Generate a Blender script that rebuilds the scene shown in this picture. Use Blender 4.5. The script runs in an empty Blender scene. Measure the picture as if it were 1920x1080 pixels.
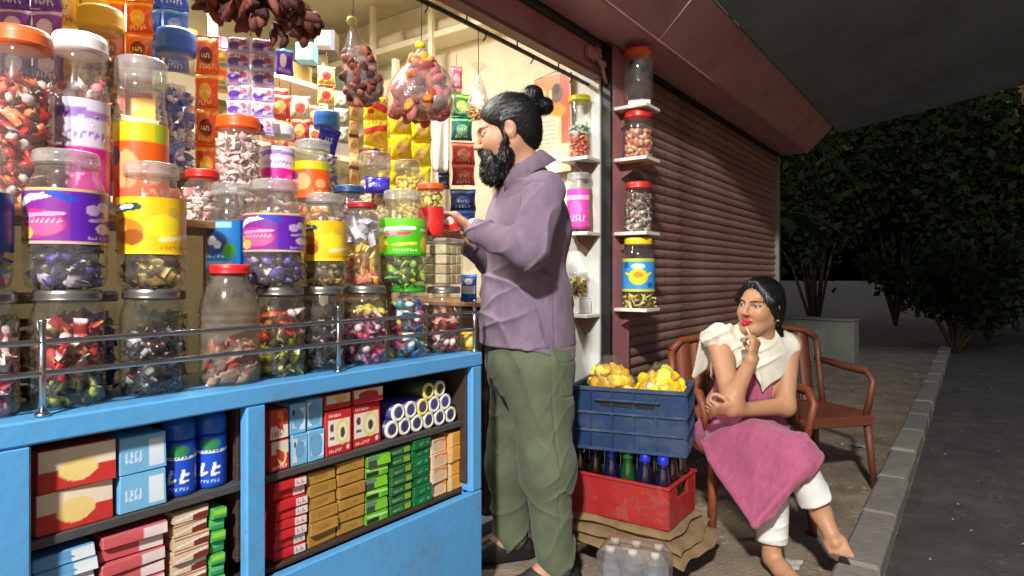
import bpy, math, random
import numpy as np
from mathutils import Vector, Matrix

random.seed(7)
RNG = np.random.default_rng(7)
SC = bpy.context.scene
COL = SC.collection

# ---------------------------------------------------------------- camera
# X runs along the shop fronts, Y goes into the shops, Z is up; the camera stands at the origin.
YAW = math.radians(35.8)                       # view axis, measured from the shop fronts
CAM_H, FOC = 1.08, 1200.0                      # focal length in pixels of a 1920 wide frame
V = np.array([math.cos(YAW), math.sin(YAW), 0.0])
R = np.array([math.sin(YAW), -math.cos(YAW), 0.0])
UP = np.array([0.0, 0.0, 1.0])
cam_d = bpy.data.cameras.new('camera')
cam = bpy.data.objects.new('camera', cam_d)
COL.objects.link(cam)
cam.location = (0, 0, CAM_H)
cam.rotation_euler = (math.radians(90), 0, YAW - math.radians(90))
cam_d.sensor_width = 36.0
cam_d.lens = FOC / 1920 * 36
cam_d.shift_y = -20 / 1920
cam_d.clip_start, cam_d.clip_end = 0.05, 600
SC.camera = cam

# ---------------------------------------------------------------- night sky
world = bpy.data.worlds.new('World')
SC.world = world
world.use_nodes = True
nt = world.node_tree
sky = nt.nodes.new('ShaderNodeTexSky')
sky.sky_type = 'NISHITA'
sky.sun_disc = False
sky.sun_elevation = math.radians(-4.0)
sky.sun_rotation = math.radians(262)
nt.links.new(sky.outputs[0], nt.nodes['Background'].inputs['Color'])
nt.nodes['Background'].inputs['Strength'].default_value = 6.5

LAMP_POS, LAMP_W = (-3.45, -1.20, 4.60), 2350.0   # street lamp on a pole behind the photographer
TUBE_POS, TUBE_W = (1.35, 2.10, 2.50), 44.0     # tube light on the shop ceiling
SC.view_settings.view_transform = 'Standard'
SC.view_settings.look = 'None'
SC.view_settings.exposure = 0.36
SC.view_settings.gamma = 1.0
SC.view_settings.use_curve_mapping = False
SC.render.engine = 'CYCLES'
SC.cycles.use_denoising = True
SC.cycles.max_bounces = 10
SC.cycles.transparent_max_bounces = 24
SC.cycles.sample_clamp_indirect = 4.0
SC.cycles.caustics_reflective = False
SC.cycles.caustics_refractive = False

# ---------------------------------------------------------------- helpers
def W(px, py, d):
    """point of the place that lies d metres along the view axis on the sight line of a photo pixel"""
    return np.array([0, 0, CAM_H]) + d * (V + (px - 960) / FOC * R + (520 - py) / FOC * UP)
def XY(px, y):
    """distance along the fronts of the point in the plane y behind photo column px"""
    s = (px - 960) / FOC
    return y / (V[1] + s * R[1]) * (V[0] + s * R[0])
def DY(px, y):
    s = (px - 960) / FOC
    return y / (V[1] + s * R[1])
def ZP(py, d):
    return CAM_H + (520 - py) / FOC * d
def lin(c):
    """0-255 sRGB triple to linear"""
    a = np.asarray(c, float) / 255.0
    return np.where(a <= 0.04045, a / 12.92, ((a + 0.055) / 1.055) ** 2.4)

MATS = {}
def mat(name, col=(200, 200, 200), rough=0.5, metal=0.0, var=0.10, vs=9.0, bump=0.0, bs=60.0, attr=False, coat=0.0,
        spec=0.5, dirt=0.0, dirtcol=(70, 60, 50), ds=3.0, emit=None, stretch=None, sub=0.0, sheen=0.0, objvar=0.0, chips=0.0, chipcol=(110, 90, 70), cs=45.0):
    if name in MATS:
        return MATS[name]
    m = bpy.data.materials.new(name)
    m.use_nodes = True
    n, l = m.node_tree.nodes, m.node_tree.links
    b = n['Principled BSDF']
    b.inputs['Roughness'].default_value = rough
    b.inputs['Metallic'].default_value = metal
    b.inputs['Specular IOR Level'].default_value = spec
    b.inputs['Coat Weight'].default_value = coat
    if sheen:
        b.inputs['Sheen Weight'].default_value = sheen
    if sub:
        b.inputs['Subsurface Weight'].default_value = sub
        b.inputs['Subsurface Radius'].default_value = (0.012, 0.005, 0.003)
        b.inputs['Subsurface Scale'].default_value = 1.0
    tc = n.new('ShaderNodeTexCoord')
    src = tc.outputs['Object']
    if stretch:
        mp = n.new('ShaderNodeMapping')
        mp.inputs['Scale'].default_value = stretch
        l.new(src, mp.inputs['Vector'])
        src = mp.outputs[0]
    if attr:
        a = n.new('ShaderNodeAttribute')
        a.attribute_name = 'Col'
        base = a.outputs['Color']
    else:
        a = n.new('ShaderNodeRGB')
        a.outputs[0].default_value = (*lin(col), 1)
        base = a.outputs[0]
    if var:
        nz = n.new('ShaderNodeTexNoise')
        nz.inputs['Scale'].default_value = vs
        nz.inputs['Detail'].default_value = 6
        l.new(src, nz.inputs['Vector'])
        mr = n.new('ShaderNodeMapRange')
        mr.inputs['From Min'].default_value, mr.inputs['From Max'].default_value = 0.25, 0.75
        mr.inputs['To Min'].default_value, mr.inputs['To Max'].default_value = 1 - var, 1 + var
        l.new(nz.outputs['Fac'], mr.inputs['Value'])
        mx = n.new('ShaderNodeVectorMath')
        mx.operation = 'SCALE'
        l.new(base, mx.inputs[0])
        l.new(mr.outputs[0], mx.inputs['Scale'])
        base = mx.outputs[0]
        rr = n.new('ShaderNodeMapRange')
        rr.inputs['To Min'].default_value, rr.inputs['To Max'].default_value = max(0.02, rough - 0.1), min(1, rough + 0.12)
        l.new(nz.outputs['Fac'], rr.inputs['Value'])
        l.new(rr.outputs[0], b.inputs['Roughness'])
    if dirt:
        dz = n.new('ShaderNodeTexNoise')
        dz.inputs['Scale'].default_value = ds
        dz.inputs['Detail'].default_value = 9
        dz.inputs['Roughness'].default_value = 0.68
        l.new(src, dz.inputs['Vector'])
        cr = n.new('ShaderNodeMapRange')
        cr.inputs['From Min'].default_value, cr.inputs['From Max'].default_value = 0.5, 0.72
        cr.inputs['To Max'].default_value = dirt
        l.new(dz.outputs['Fac'], cr.inputs['Value'])
        mm = n.new('ShaderNodeMixRGB')
        l.new(cr.outputs[0], mm.inputs['Fac'])
        l.new(base, mm.inputs['Color1'])
        mm.inputs['Color2'].default_value = (*lin(dirtcol), 1)
        base = mm.outputs[0]
    if chips:
        cz = n.new('ShaderNodeTexNoise'); cz.inputs['Scale'].default_value = cs; cz.inputs['Detail'].default_value = 3
        l.new(src, cz.inputs['Vector'])
        c2 = n.new('ShaderNodeTexNoise'); c2.inputs['Scale'].default_value = cs * .13; c2.inputs['Detail'].default_value = 3; l.new(src, c2.inputs['Vector'])
        ad = n.new('ShaderNodeMath'); ad.operation = 'ADD'; l.new(cz.outputs['Fac'], ad.inputs[0]); l.new(c2.outputs['Fac'], ad.inputs[1])
        cm = n.new('ShaderNodeMapRange'); cm.inputs['From Min'].default_value, cm.inputs['From Max'].default_value = 1.17, 1.23; cm.inputs['To Max'].default_value = chips
        l.new(ad.outputs[0], cm.inputs['Value'])
        mc_ = n.new('ShaderNodeMixRGB'); l.new(cm.outputs[0], mc_.inputs['Fac']); l.new(base, mc_.inputs['Color1']); mc_.inputs['Color2'].default_value = (*lin(chipcol), 1); base = mc_.outputs[0]
    if objvar:
        oi = n.new('ShaderNodeObjectInfo'); om = n.new('ShaderNodeMapRange'); om.inputs['To Min'].default_value, om.inputs['To Max'].default_value = 1 - objvar, 1 + objvar
        l.new(oi.outputs['Random'], om.inputs['Value']); ov = n.new('ShaderNodeVectorMath'); ov.operation = 'SCALE'; l.new(base, ov.inputs[0]); l.new(om.outputs[0], ov.inputs['Scale']); base = ov.outputs[0]
    l.new(base, b.inputs['Base Color'])
    if bump:
        bz = n.new('ShaderNodeTexNoise')
        bz.inputs['Scale'].default_value = bs
        bz.inputs['Detail'].default_value = 5
        l.new(src, bz.inputs['Vector'])
        bp = n.new('ShaderNodeBump')
        bp.inputs['Strength'].default_value = bump
        bp.inputs['Distance'].default_value = 0.01
        l.new(bz.outputs['Fac'], bp.inputs['Height'])
        l.new(bp.outputs[0], b.inputs['Normal'])
    if emit:
        b.inputs['Emission Color'].default_value = (*lin(emit[0]), 1)
        b.inputs['Emission Strength'].default_value = emit[1]
    MATS[name] = m
    return m

def clear_mat(name, tint=(240, 240, 238), haze=0.10, hazecol=(215, 212, 205), rough=0.08, refl=1.0, bump=0.0, bs=25.0):
    """thin clear plastic: see-through, a little milky, with a sheen that grows at grazing angles"""
    if name in MATS:
        return MATS[name]
    m = bpy.data.materials.new(name)
    m.use_nodes = True
    n, l = m.node_tree.nodes, m.node_tree.links
    n.remove(n['Principled BSDF'])
    out = n['Material Output']
    tr = n.new('ShaderNodeBsdfTransparent'); tr.inputs[0].default_value = (*lin(tint), 1)
    df = n.new('ShaderNodeBsdfDiffuse'); df.inputs[0].default_value = (*lin(hazecol), 1)
    gl = n.new('ShaderNodeBsdfGlossy'); gl.inputs['Roughness'].default_value = rough
    nz = n.new('ShaderNodeTexNoise'); nz.inputs['Scale'].default_value = bs; nz.inputs['Detail'].default_value = 4
    tc = n.new('ShaderNodeTexCoord'); l.new(tc.outputs['Object'], nz.inputs['Vector'])
    mr = n.new('ShaderNodeMapRange')
    mr.inputs['From Min'].default_value, mr.inputs['From Max'].default_value = 0.3, 0.75
    mr.inputs['To Min'].default_value, mr.inputs['To Max'].default_value = haze * 0.5, haze * 1.5
    l.new(nz.outputs['Fac'], mr.inputs['Value'])
    m1 = n.new('ShaderNodeMixShader'); l.new(mr.outputs[0], m1.inputs[0]); l.new(tr.outputs[0], m1.inputs[1]); l.new(df.outputs[0], m1.inputs[2])
    fr = n.new('ShaderNodeLayerWeight'); fr.inputs['Blend'].default_value = .5
    pw = n.new('ShaderNodeMath'); pw.operation = 'POWER'; pw.inputs[1].default_value = 4.0
    l.new(fr.outputs['Facing'], pw.inputs[0])
    mu = n.new('ShaderNodeMath'); mu.operation = 'MULTIPLY_ADD'; mu.inputs[1].default_value = .55 * refl; mu.inputs[2].default_value = .04 * refl; mu.use_clamp = True
    l.new(pw.outputs[0], mu.inputs[0])
    m2 = n.new('ShaderNodeMixShader'); l.new(mu.outputs[0], m2.inputs[0]); l.new(m1.outputs[0], m2.inputs[1]); l.new(gl.outputs[0], m2.inputs[2])
    l.new(m2.outputs[0], out.inputs['Surface'])
    if bump:
        bp = n.new('ShaderNodeBump'); bp.inputs['Strength'].default_value = bump; bp.inputs['Distance'].default_value = 0.01
        l.new(nz.outputs['Fac'], bp.inputs['Height'])
        for x in (gl, fr, df): l.new(bp.outputs[0], x.inputs['Normal'])
    MATS[name] = m
    return m

def mesh_of(v, f, smooth=True, cols=None, name='m'):
    me = bpy.data.meshes.new(name)
    me.from_pydata([tuple(map(float, p)) for p in v] if not isinstance(v, np.ndarray) else v.tolist(), [], f if not isinstance(f, np.ndarray) else f.tolist())
    if cols is not None:
        at = me.attributes.new('Col', 'FLOAT_COLOR', 'POINT')
        c = np.ones((len(me.vertices), 4), np.float32)
        c[:, :3] = cols
        at.data.foreach_set('color', c.ravel())
    if smooth is True:
        me.polygons.foreach_set('use_smooth', np.ones(len(me.polygons), bool))
    elif smooth is not False:
        me.polygons.foreach_set('use_smooth', np.array(smooth, bool))
    me.update()
    return me

class MB:
    """collects shapes and links them as ONE mesh object"""
    def __init__(s): s.v, s.f, s.c, s.s = [], [], [], []
    def add(s, v, f, col=None, smooth=True):
        o = len(s.v)
        s.v += [tuple(map(float, p)) for p in v]
        s.f += [tuple(int(i) + o for i in q) for q in f]
        s.s += [smooth] * len(f)
        if col is None: col = (1, 1, 1)
        col = np.asarray(col, float)
        s.c += (col.tolist() if col.ndim == 2 else [tuple(col)] * len(v))
        return s
    def box(s, c, size, bev=0.0, rz=0.0, col=None, M3=None):
        v, f = box_vf(size, bev)
        if rz:
            q = np.array([[math.cos(rz), -math.sin(rz), 0], [math.sin(rz), math.cos(rz), 0], [0, 0, 1]]); v = v @ q.T
        if M3 is not None: v = v @ np.asarray(M3).T
        return s.add(v + np.asarray(c, float), f, col, False)
    def tube(s, pts, r, n=8, col=None, cap=True):
        v, f = tube_vf(pts, r, n, cap)
        return s.add(v, f, col, True)
    def lathe(s, prof, n=24, c=(0, 0, 0), col=None, smooth=True):
        v, f = lathe_vf(prof, n)
        return s.add(v + np.asarray(c, float), f, col, smooth)
    def mesh(s, cols=False): return mesh_of(s.v, s.f, s.s, np.array(s.c) if cols else None)
    def build(s, name, m, parent=None, loc=(0, 0, 0), rz=0.0, cols=False):
        return ob(name, s.mesh(cols), m, parent, loc, rz)

def box_vf(size, bev=0.0):
    hx, hy, hz = [q / 2 for q in size]
    if bev <= 0:
        v = np.array([(x, y, z) for x in (-hx, hx) for y in (-hy, hy) for z in (-hz, hz)])
        return v, [(0, 1, 3, 2), (4, 6, 7, 5), (0, 4, 5, 1), (2, 3, 7, 6), (0, 2, 6, 4), (1, 5, 7, 3)]
    b = min(bev, hx * .9, hy * .9, hz * .9)
    v, ix = [], {}
    for sx in (-1, 1):
        for sy in (-1, 1):
            for sz in (-1, 1):
                for a in range(3):
                    p = [sx * (hx - b), sy * (hy - b), sz * (hz - b)]
                    p[a] = (sx * hx, sy * hy, sz * hz)[a]
                    ix[sx, sy, sz, a] = len(v); v.append(p)
    f = []
    for a in range(3):
        o1, o2 = (a + 1) % 3, (a + 2) % 3
        for s in (-1, 1):
            q = []
            for (u, w) in ((-1, -1), (1, -1), (1, 1), (-1, 1)):
                k = [0, 0, 0]; k[a] = s; k[o1] = u; k[o2] = w
                q.append(ix[k[0], k[1], k[2], a])
            f.append(tuple(q if s > 0 else q[::-1]))
        for u in (-1, 1):
            for w in (-1, 1):
                k0 = [0, 0, 0]; k0[a] = -1; k0[o1] = u; k0[o2] = w
                k1 = list(k0); k1[a] = 1
                q = [ix[(*k0, o1)], ix[(*k1, o1)], ix[(*k1, o2)], ix[(*k0, o2)]]
                f.append(tuple(q if u * w < 0 else q[::-1]))
    for sx in (-1, 1):
        for sy in (-1, 1):
            for sz in (-1, 1):
                q = [ix[sx, sy, sz, a] for a in range(3)]
                f.append(tuple(q if sx * sy * sz > 0 else q[::-1]))
    return np.array(v), f
def lathe_vf(prof, n=24):
    a = np.linspace(0, 2 * math.pi, n, endpoint=False)
    v = np.array([(r * math.cos(t), r * math.sin(t), z) for r, z in prof for t in a])
    f = [(i * n + j, i * n + (j + 1) % n, (i + 1) * n + (j + 1) % n, (i + 1) * n + j) for i in range(len(prof) - 1) for j in range(n)]
    if prof[0][0] > 1e-6: f.append(tuple(range(n))[::-1])
    if prof[-1][0] > 1e-6: f.append(tuple((len(prof) - 1) * n + j for j in range(n)))
    return v, f
def tube_vf(pts, r, n=8, cap=True):
    p = np.asarray(pts, float); k = len(p)
    rr = np.full(k, r) if np.isscalar(r) else np.asarray(r, float)
    t = np.gradient(p, axis=0); t /= np.linalg.norm(t, axis=1, keepdims=True) + 1e-9
    u = np.cross(t[0], [0.31, 0.22, 0.93]); 
    if np.linalg.norm(u) < .1: u = np.cross(t[0], [1, 0, 0])
    v = []
    for i in range(k):
        u = u - t[i] * np.dot(u, t[i]); u /= np.linalg.norm(u) + 1e-9
        w = np.cross(t[i], u)
        for j in range(n):
            a = 2 * math.pi * j / n
            v.append(p[i] + rr[i] * (math.cos(a) * u + math.sin(a) * w))
    f = [(i * n + j, i * n + (j + 1) % n, (i + 1) * n + (j + 1) % n, (i + 1) * n + j) for i in range(k - 1) for j in range(n)]
    if cap: f += [tuple(range(n))[::-1], tuple((k - 1) * n + j for j in range(n))]
    return np.array(v), f

def ob(name, me, m=None, parent=None, loc=(0, 0, 0), rz=0.0):
    o = bpy.data.objects.new(name, me)
    me.name = name
    if m is not None and not me.materials: me.materials.append(m)
    COL.objects.link(o)
    o.location = loc
    o.rotation_euler = (0, 0, rz)
    if parent is not None: o.parent = parent
    return o
def tag(o, label, cat, group=None):
    o['label'] = label; o['category'] = cat
    if group: o['group'] = group
    return o
def thing(name, label, cat, loc=(0, 0, 0), rz=0.0, group=None):
    o = bpy.data.objects.new(name, None)
    o.empty_display_size = 0.05
    COL.objects.link(o)
    o.location = loc; o.rotation_euler = (0, 0, rz)
    return tag(o, label, cat, group)
def struct(o): o['kind'] = 'structure'; return o
def stuff(o): o['kind'] = 'stuff'; return o

class Paint:
    """small raster that becomes point colours of printed paper, film and card"""
    def __init__(s, w, h, bg):
        w, h = int(w * 1.5), int(h * 1.5)
        s.a = np.empty((h, w, 3)); s.a[:] = lin(bg); s.w, s.h = w, h
        s.Y, s.X = np.mgrid[0:h, 0:w]; s.X = (s.X + .5) / w; s.Y = (s.Y + .5) / h       # v runs upward
    def rect(s, x0, y0, x1, y1, c): s.a[(s.X >= x0) & (s.X <= x1) & (s.Y >= y0) & (s.Y <= y1)] = lin(c); return s
    def ell(s, x, y, rx, ry, c): s.a[((s.X - x) / rx) ** 2 + ((s.Y - y) / ry) ** 2 <= 1] = lin(c); return s
    def band(s, x0, y0, x1, y1, w, c):
        dx, dy = x1 - x0, y1 - y0
        t = np.clip(((s.X - x0) * dx + (s.Y - y0) * dy) / (dx * dx + dy * dy), 0, 1)
        s.a[np.hypot(s.X - x0 - t * dx, s.Y - y0 - t * dy) <= w] = lin(c); return s
    def marks(s, x0, y0, x1, y1, c, n=6, seed=1):
        """a run of letter-like upright strokes too small to read"""
        g = random.Random(seed); w = (x1 - x0) / n; hh = y1 - y0
        for i in range(n):
            a = x0 + i * w + w * .15; t = min(w * .14, hh * .2); lean = w * .22
            s.band(a, y0 + t, a + lean, y1 - t, t, c)
            q = g.random()
            if q > .35: s.band(a + lean * .6, y0 + hh * g.uniform(.35, .65), a + w * .62, y0 + hh * g.uniform(.1, .9), t * .9, c)
            if q < .6: s.band(a + w * .1, y0 + t, a + w * .55, y0 + t + hh * g.uniform(0, .3), t * .9, c)
        return s
    def speck(s, cols, n=60, r=.05, seed=2, box=(0, 0, 1, 1)):
        g = random.Random(seed)
        for _ in range(n): s.ell(g.uniform(box[0], box[2]), g.uniform(box[1], box[3]), r * g.uniform(.5, 1.2), r * g.uniform(.5, 1.2), g.choice(cols))
        return s
def flat_vf(p, w, h, off=0.0):
    """print in the XZ plane facing -Y, lower edge at z = 0"""
    gx = np.linspace(-w / 2, w / 2, p.w); gz = np.linspace(0, h, p.h)
    X, Z = np.meshgrid(gx, gz)
    v = np.stack([X, np.full_like(X, -off), Z], -1).reshape(-1, 3)
    f = [(j * p.w + i, j * p.w + i + 1, (j + 1) * p.w + i + 1, (j + 1) * p.w + i) for j in range(p.h - 1) for i in range(p.w - 1)]
    return v, f, p.a.reshape(-1, 3)
def wrap_vf(p, r, z0, z1, a0, a1):
    """print wrapped round a jar of radius r from angle a0 to a1"""
    A = np.linspace(a0, a1, p.w); Z = np.linspace(z0, z1, p.h)
    AA, ZZ = np.meshgrid(A, Z)
    v = np.stack([r * np.cos(AA), r * np.sin(AA), ZZ], -1).reshape(-1, 3)
    f = [(j * p.w + i, j * p.w + i + 1, (j + 1) * p.w + i + 1, (j + 1) * p.w + i) for j in range(p.h - 1) for i in range(p.w - 1)]
    return v, f, p.a.reshape(-1, 3)
def pouch_mesh(p, w, h, t=0.02, seed=0, crimp=.07):
    """a sealed film pouch: pillow front and back with flat crimped ends; hangs down from z = 0"""
    g = np.random.default_rng(seed)
    U = np.linspace(-1, 1, p.w); T = np.linspace(0, 1, p.h)
    UU, TT = np.meshgrid(U, T)
    inner = np.clip((TT - crimp) / (1 - 2 * crimp), 0, 1)
    bul = np.sqrt(np.clip(1 - np.abs(UU) ** 3, 0, 1)) * np.clip(4 * inner * (1 - inner), 0, 1) ** .45
    ph = g.uniform(0, 6, 4)
    puck = .10 * np.sin(UU * 9 + ph[0]) * (1 - np.clip(4 * inner * (1 - inner), 0, 1)) + .07 * np.sin(UU * 4 + TT * 7 + ph[1]) + .05 * np.sin(TT * 13 - UU * 6 + ph[2])
    d = t / 2 * (bul + puck * (bul > 0.02) * .9)
    narrow = 1 - .07 * np.clip(4 * inner * (1 - inner), 0, 1)
    X = UU * w / 2 * narrow; Z = -h + TT * h + .012 * h * np.sin(UU * 3 + ph[3])
    v, f, c = [], [], []
    for s in (1, -1):
        o = len(v)
        v += np.stack([X, -s * d - s * .0004, Z], -1).reshape(-1, 3).tolist()
        c += p.a.reshape(-1, 3).tolist()
        for j in range(p.h - 1):
            for i in range(p.w - 1):
                q = (o + j * p.w + i, o + j * p.w + i + 1, o + (j + 1) * p.w + i + 1, o + (j + 1) * p.w + i)
                f.append(q if s > 0 else q[::-1])
    return mesh_of(v, f, True, np.array(c))
# ================================================================ the setting
FY = 1.40                                             # plane of the shop fronts
m_cream = mat('cream_plaster', (226, 216, 186), .75, var=.08, vs=2.5, bump=.25, bs=18, dirt=.45, dirtcol=(170, 150, 112), ds=2.2)
m_white = mat('white_plaster', (214, 214, 208), .7, var=.06, vs=4, bump=.2, bs=30, dirt=.35, dirtcol=(150, 140, 125), ds=5)
m_pink = mat('pink_paint', (176, 118, 124), .45, var=.12, vs=5, bump=.12, bs=26, dirt=.5, dirtcol=(96, 62, 60), ds=4, stretch=(1, 1, .5))
m_hood = mat('maroon_hood_paint', (192, 142, 148), .5, var=.16, vs=3, bump=.18, bs=9, dirt=.45, dirtcol=(84, 50, 50), ds=2.5)
m_slat = mat('shutter_paint', (150, 112, 102), .5, objvar=.16, chips=.6, chipcol=(90, 66, 54), cs=22, var=.16, vs=2.2, bump=.12, bs=30, dirt=.6, dirtcol=(96, 78, 66), ds=2.4, stretch=(.7, 1, 3))
m_conc = mat('grey_concrete', (128, 142, 152), .8, var=.16, vs=2.5, bump=.4, bs=20, dirt=.5, dirtcol=(82, 82, 78), ds=1.6)
m_ground = mat('dusty_ground', (138, 122, 102), .92, var=.28, vs=5, bump=.9, bs=60, chips=.6, chipcol=(196, 176, 146), cs=30, dirt=.75, dirtcol=(92, 74, 56), ds=2.6)
m_black = mat('black_steel', (24, 22, 22), .5, var=.15, bump=.1)
m_steel = mat('bright_steel', (196, 196, 194), .22, metal=1, var=.08, vs=30)
m_grey = mat('grey_steel', (130, 130, 128), .45, metal=.6, var=.15, vs=12, dirt=.4, dirtcol=(92, 76, 62), ds=9)
m_blue = mat('blue_counter_paint', (88, 162, 218), .42, var=.10, vs=3, bump=.14, bs=34, dirt=.55, dirtcol=(92, 128, 152), ds=6, coat=.08, chips=.45, chipcol=(116, 130, 136), cs=38)
m_wood = mat('worn_wood', (146, 104, 64), .7, var=.28, vs=6, bump=.3, bs=24, stretch=(1, 6, 6))
m_dwood = mat('dark_wood', (62, 44, 34), .7, var=.25, vs=6, bump=.3, bs=24, stretch=(1, 6, 6))
m_dshelf = mat('dark_grey_shelf', (74, 72, 70), .6, var=.15, vs=14, bump=.2, bs=60)
m_rope = mat('string', (70, 62, 54), .9, var=.2)
m_wshelf = mat('white_shelf_paint', (222, 218, 208), .5, var=.06, vs=12, dirt=.35, dirtcol=(150, 132, 112), ds=9)

g = MB(); s_ = 220.0
g.add([(-s_, -s_, 0), (s_, -s_, 0), (s_, s_, 0), (-s_, s_, 0)], [(0, 1, 2, 3)], smooth=False)
struct(g.build('ground', m_ground))

g = MB(); g.add([(-30, -1.45, .004), (90, -1.45, .004), (90, .26, .004), (-30, .26, .004)], [(0, 1, 2, 3)], smooth=False)  # added dark strip, its colour stands in for shade on the ground
shade_strip = struct(g.build('shade_strip', mat('shade_asphalt', (70, 66, 61), .9, var=.28, vs=6, bump=.8, bs=90, dirt=.6, dirtcol=(104, 92, 76), ds=1.5, chips=.4, chipcol=(112, 102, 88), cs=40)))
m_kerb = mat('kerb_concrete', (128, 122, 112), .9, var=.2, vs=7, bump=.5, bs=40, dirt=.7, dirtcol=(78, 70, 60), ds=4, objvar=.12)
for k in range(18):  # kerb invented to edge the added strip
    b = MB(); b.box((0, 0, .045), (.585, .13, .09), .012); o = b.build('kerb_stone', m_kerb, shade_strip, (2.2 + k * .6, .33 + random.uniform(-.006, .006), random.uniform(-.006, .004)), random.uniform(-.012, .012))

bld = thing('shop_building', 'cream walled open shop with pink pillar beside the closed shutter', 'building', (0, FY, 0))
def wallpart(name, x0, x1, y0, y1, z0, z1, m, bev=0.0):
    b = MB(); b.box(((x0 + x1) / 2, (y0 + y1) / 2 - FY, (z0 + z1) / 2), (x1 - x0, y1 - y0, z1 - z0), bev)
    return b.build(name, m, bld)
wallpart('side_wall', 2.65, 2.80, 1.47, 3.40, 0, 2.62, m_cream)
wallpart('side_wall', -0.80, -0.65, 1.40, 3.40, 0, 2.62, m_cream)
wallpart('back_wall', -0.80, 6.05, 3.40, 3.55, 0, 2.62, m_cream)
wallpart('end_wall', 5.98, 6.13, 1.43, 3.40, 0, 2.62, m_conc)
wallpart('ceiling', -0.80, 6.13, 1.45, 3.55, 2.623, 2.75, m_cream)
wallpart('floor', -0.65, 2.648, 1.66, 3.399, 0, .05, m_conc)
wallpart('lintel', -0.80, 6.13, 1.43, 1.449, 2.16, 2.75, m_cream)
wallpart('pillar', 2.668, 2.865, 1.36, 1.468, 0, 2.165, m_pink, .006)
wallpart('jamb', 2.628, 2.6485, 1.399, 1.575, 0.0, 2.12, m_white, .003)
wallpart('guide_channel', 2.645, 2.666, 1.352, 1.397, 0, 2.15, m_black)
wallpart('guide_channel', 2.868, 2.905, 1.395, 1.45, 0, 2.165, m_grey, .003)
wallpart('guide_channel', 5.93, 5.978, 1.385, 1.45, 0, 2.165, m_grey, .003)
# ledges and old shelving along the right side wall, bare cream paint
for (z, y0, y1, dep) in ((2.34, 1.95, 3.38, .16), (2.08, 2.25, 3.38, .20), (1.80, 2.5, 3.38, .22)):
    wallpart('wall_ledge', 2.65 - dep, 2.649, y0, y1, z, z + .035, m_cream, .004)
for y in (2.3, 2.75, 3.2):
    wallpart('ledge_post', 2.47, 2.50, y, y + .03, .05, 2.62, m_cream, .003)

cb = thing('added_shade_cabinet', 'dark cabinet added for the shade low along the side wall', 'cabinet', (2.40, 2.45, .05))  # added dark block in place of the shaded lower interior
b = MB(); b.box((0, 0, .45), (.46, 1.5, .9), .006); b.build('carcass', m_dwood, cb)
for k in range(3):
    b = MB(); b.box((-.236, -.5 + k * .5, .45), (.012, .47, .82), .004); b.build('door', m_dwood, cb)
b = MB(); b.box((0, 0, .912), (.50, 1.54, .022), .004); b.build('top', m_wood, cb)

# the shop's own shutter, rolled up: bottom rail and the last slats still show
rs = thing('rolled_up_shutter', 'pink bottom rail of the rolled up shutter above the open shop', 'shutter', (0, FY, 2.0))
b = MB(); b.box((1.0, .012, .07), (3.28, .035, .12), .006); b.build('bottom_rail', m_pink, rs)
b = MB(); b.box((1.0, .004, -.0), (3.28, .06, .018), .003); b.build('bottom_lip', mat('brown_lip', (112, 70, 58), .5, var=.2), rs)
b = MB(); b.box((1.0, .03, .152), (3.28, .02, .036), .003); b.build('slat', m_slat, rs)
b = MB(); b.box((2.52, -.022, .075), (.09, .03, .05), .006); b.box((2.60, -.03, .05), (.05, .022, .03), .005); b.tube([(2.5, -.03, .09), (2.56, -.05, .03), (2.63, -.035, -.03)], .008, 8)
b.build('lock_bracket', m_pink, rs)

# hood over both fronts: soffit, slanted panels with seams
hood = thing('shutter_hood', 'long maroon slanted metal hood above both shop fronts', 'hood', (0, FY, 2.17))
hb = [-.8, .35, 1.57, 2.79, 4.01, 5.23, 6.06]
for i in range(len(hb) - 1):
    x0, x1 = hb[i] + .002, hb[i + 1] - .002
    prof = [(.03, 0.0), (-.223, 0.0), (-.415, .192), (-.415, .21), (-.223, .4), (.03, .4)]
    v = [(x, y, z) for x in (x0, x1) for y, z in prof]; n = 6
    f = [(j, (j + 1) % n, n + (j + 1) % n, n + j) for j in range(n)] + [tuple(range(n))[::-1], tuple(n + j for j in range(n))]
    b = MB(); b.add(v, [q[::-1] for q in f], smooth=False)
    b.build('panel', m_hood, hood)
    if i: 
        b = MB(); b.tube([(hb[i], -.22, -.002), (hb[i], -.418, .195)], .004, 6); b.build('seam', m_hood, hood)
b = MB(); b.box((2.6, -.225, -.006), (6.8, .018, .016), .004); b.build('drip_edge', m_pink, hood)
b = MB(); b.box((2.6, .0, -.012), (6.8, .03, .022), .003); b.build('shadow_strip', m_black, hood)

can = MB()                                             # the slab rises a little towards the street
v = [(x, y, z + k) for x in (2.90, 6.35) for y, z in ((.975, 2.372), (-.75, 2.64)) for k in (0, .13)]
can.add(v, [(0, 2, 3, 1), (4, 5, 7, 6), (0, 4, 6, 2), (1, 3, 7, 5), (0, 1, 5, 4), (2, 6, 7, 3)], smooth=False)
tag(can.build('canopy', m_conc), 'flat grey concrete canopy overhanging the pavement', 'canopy')

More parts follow.
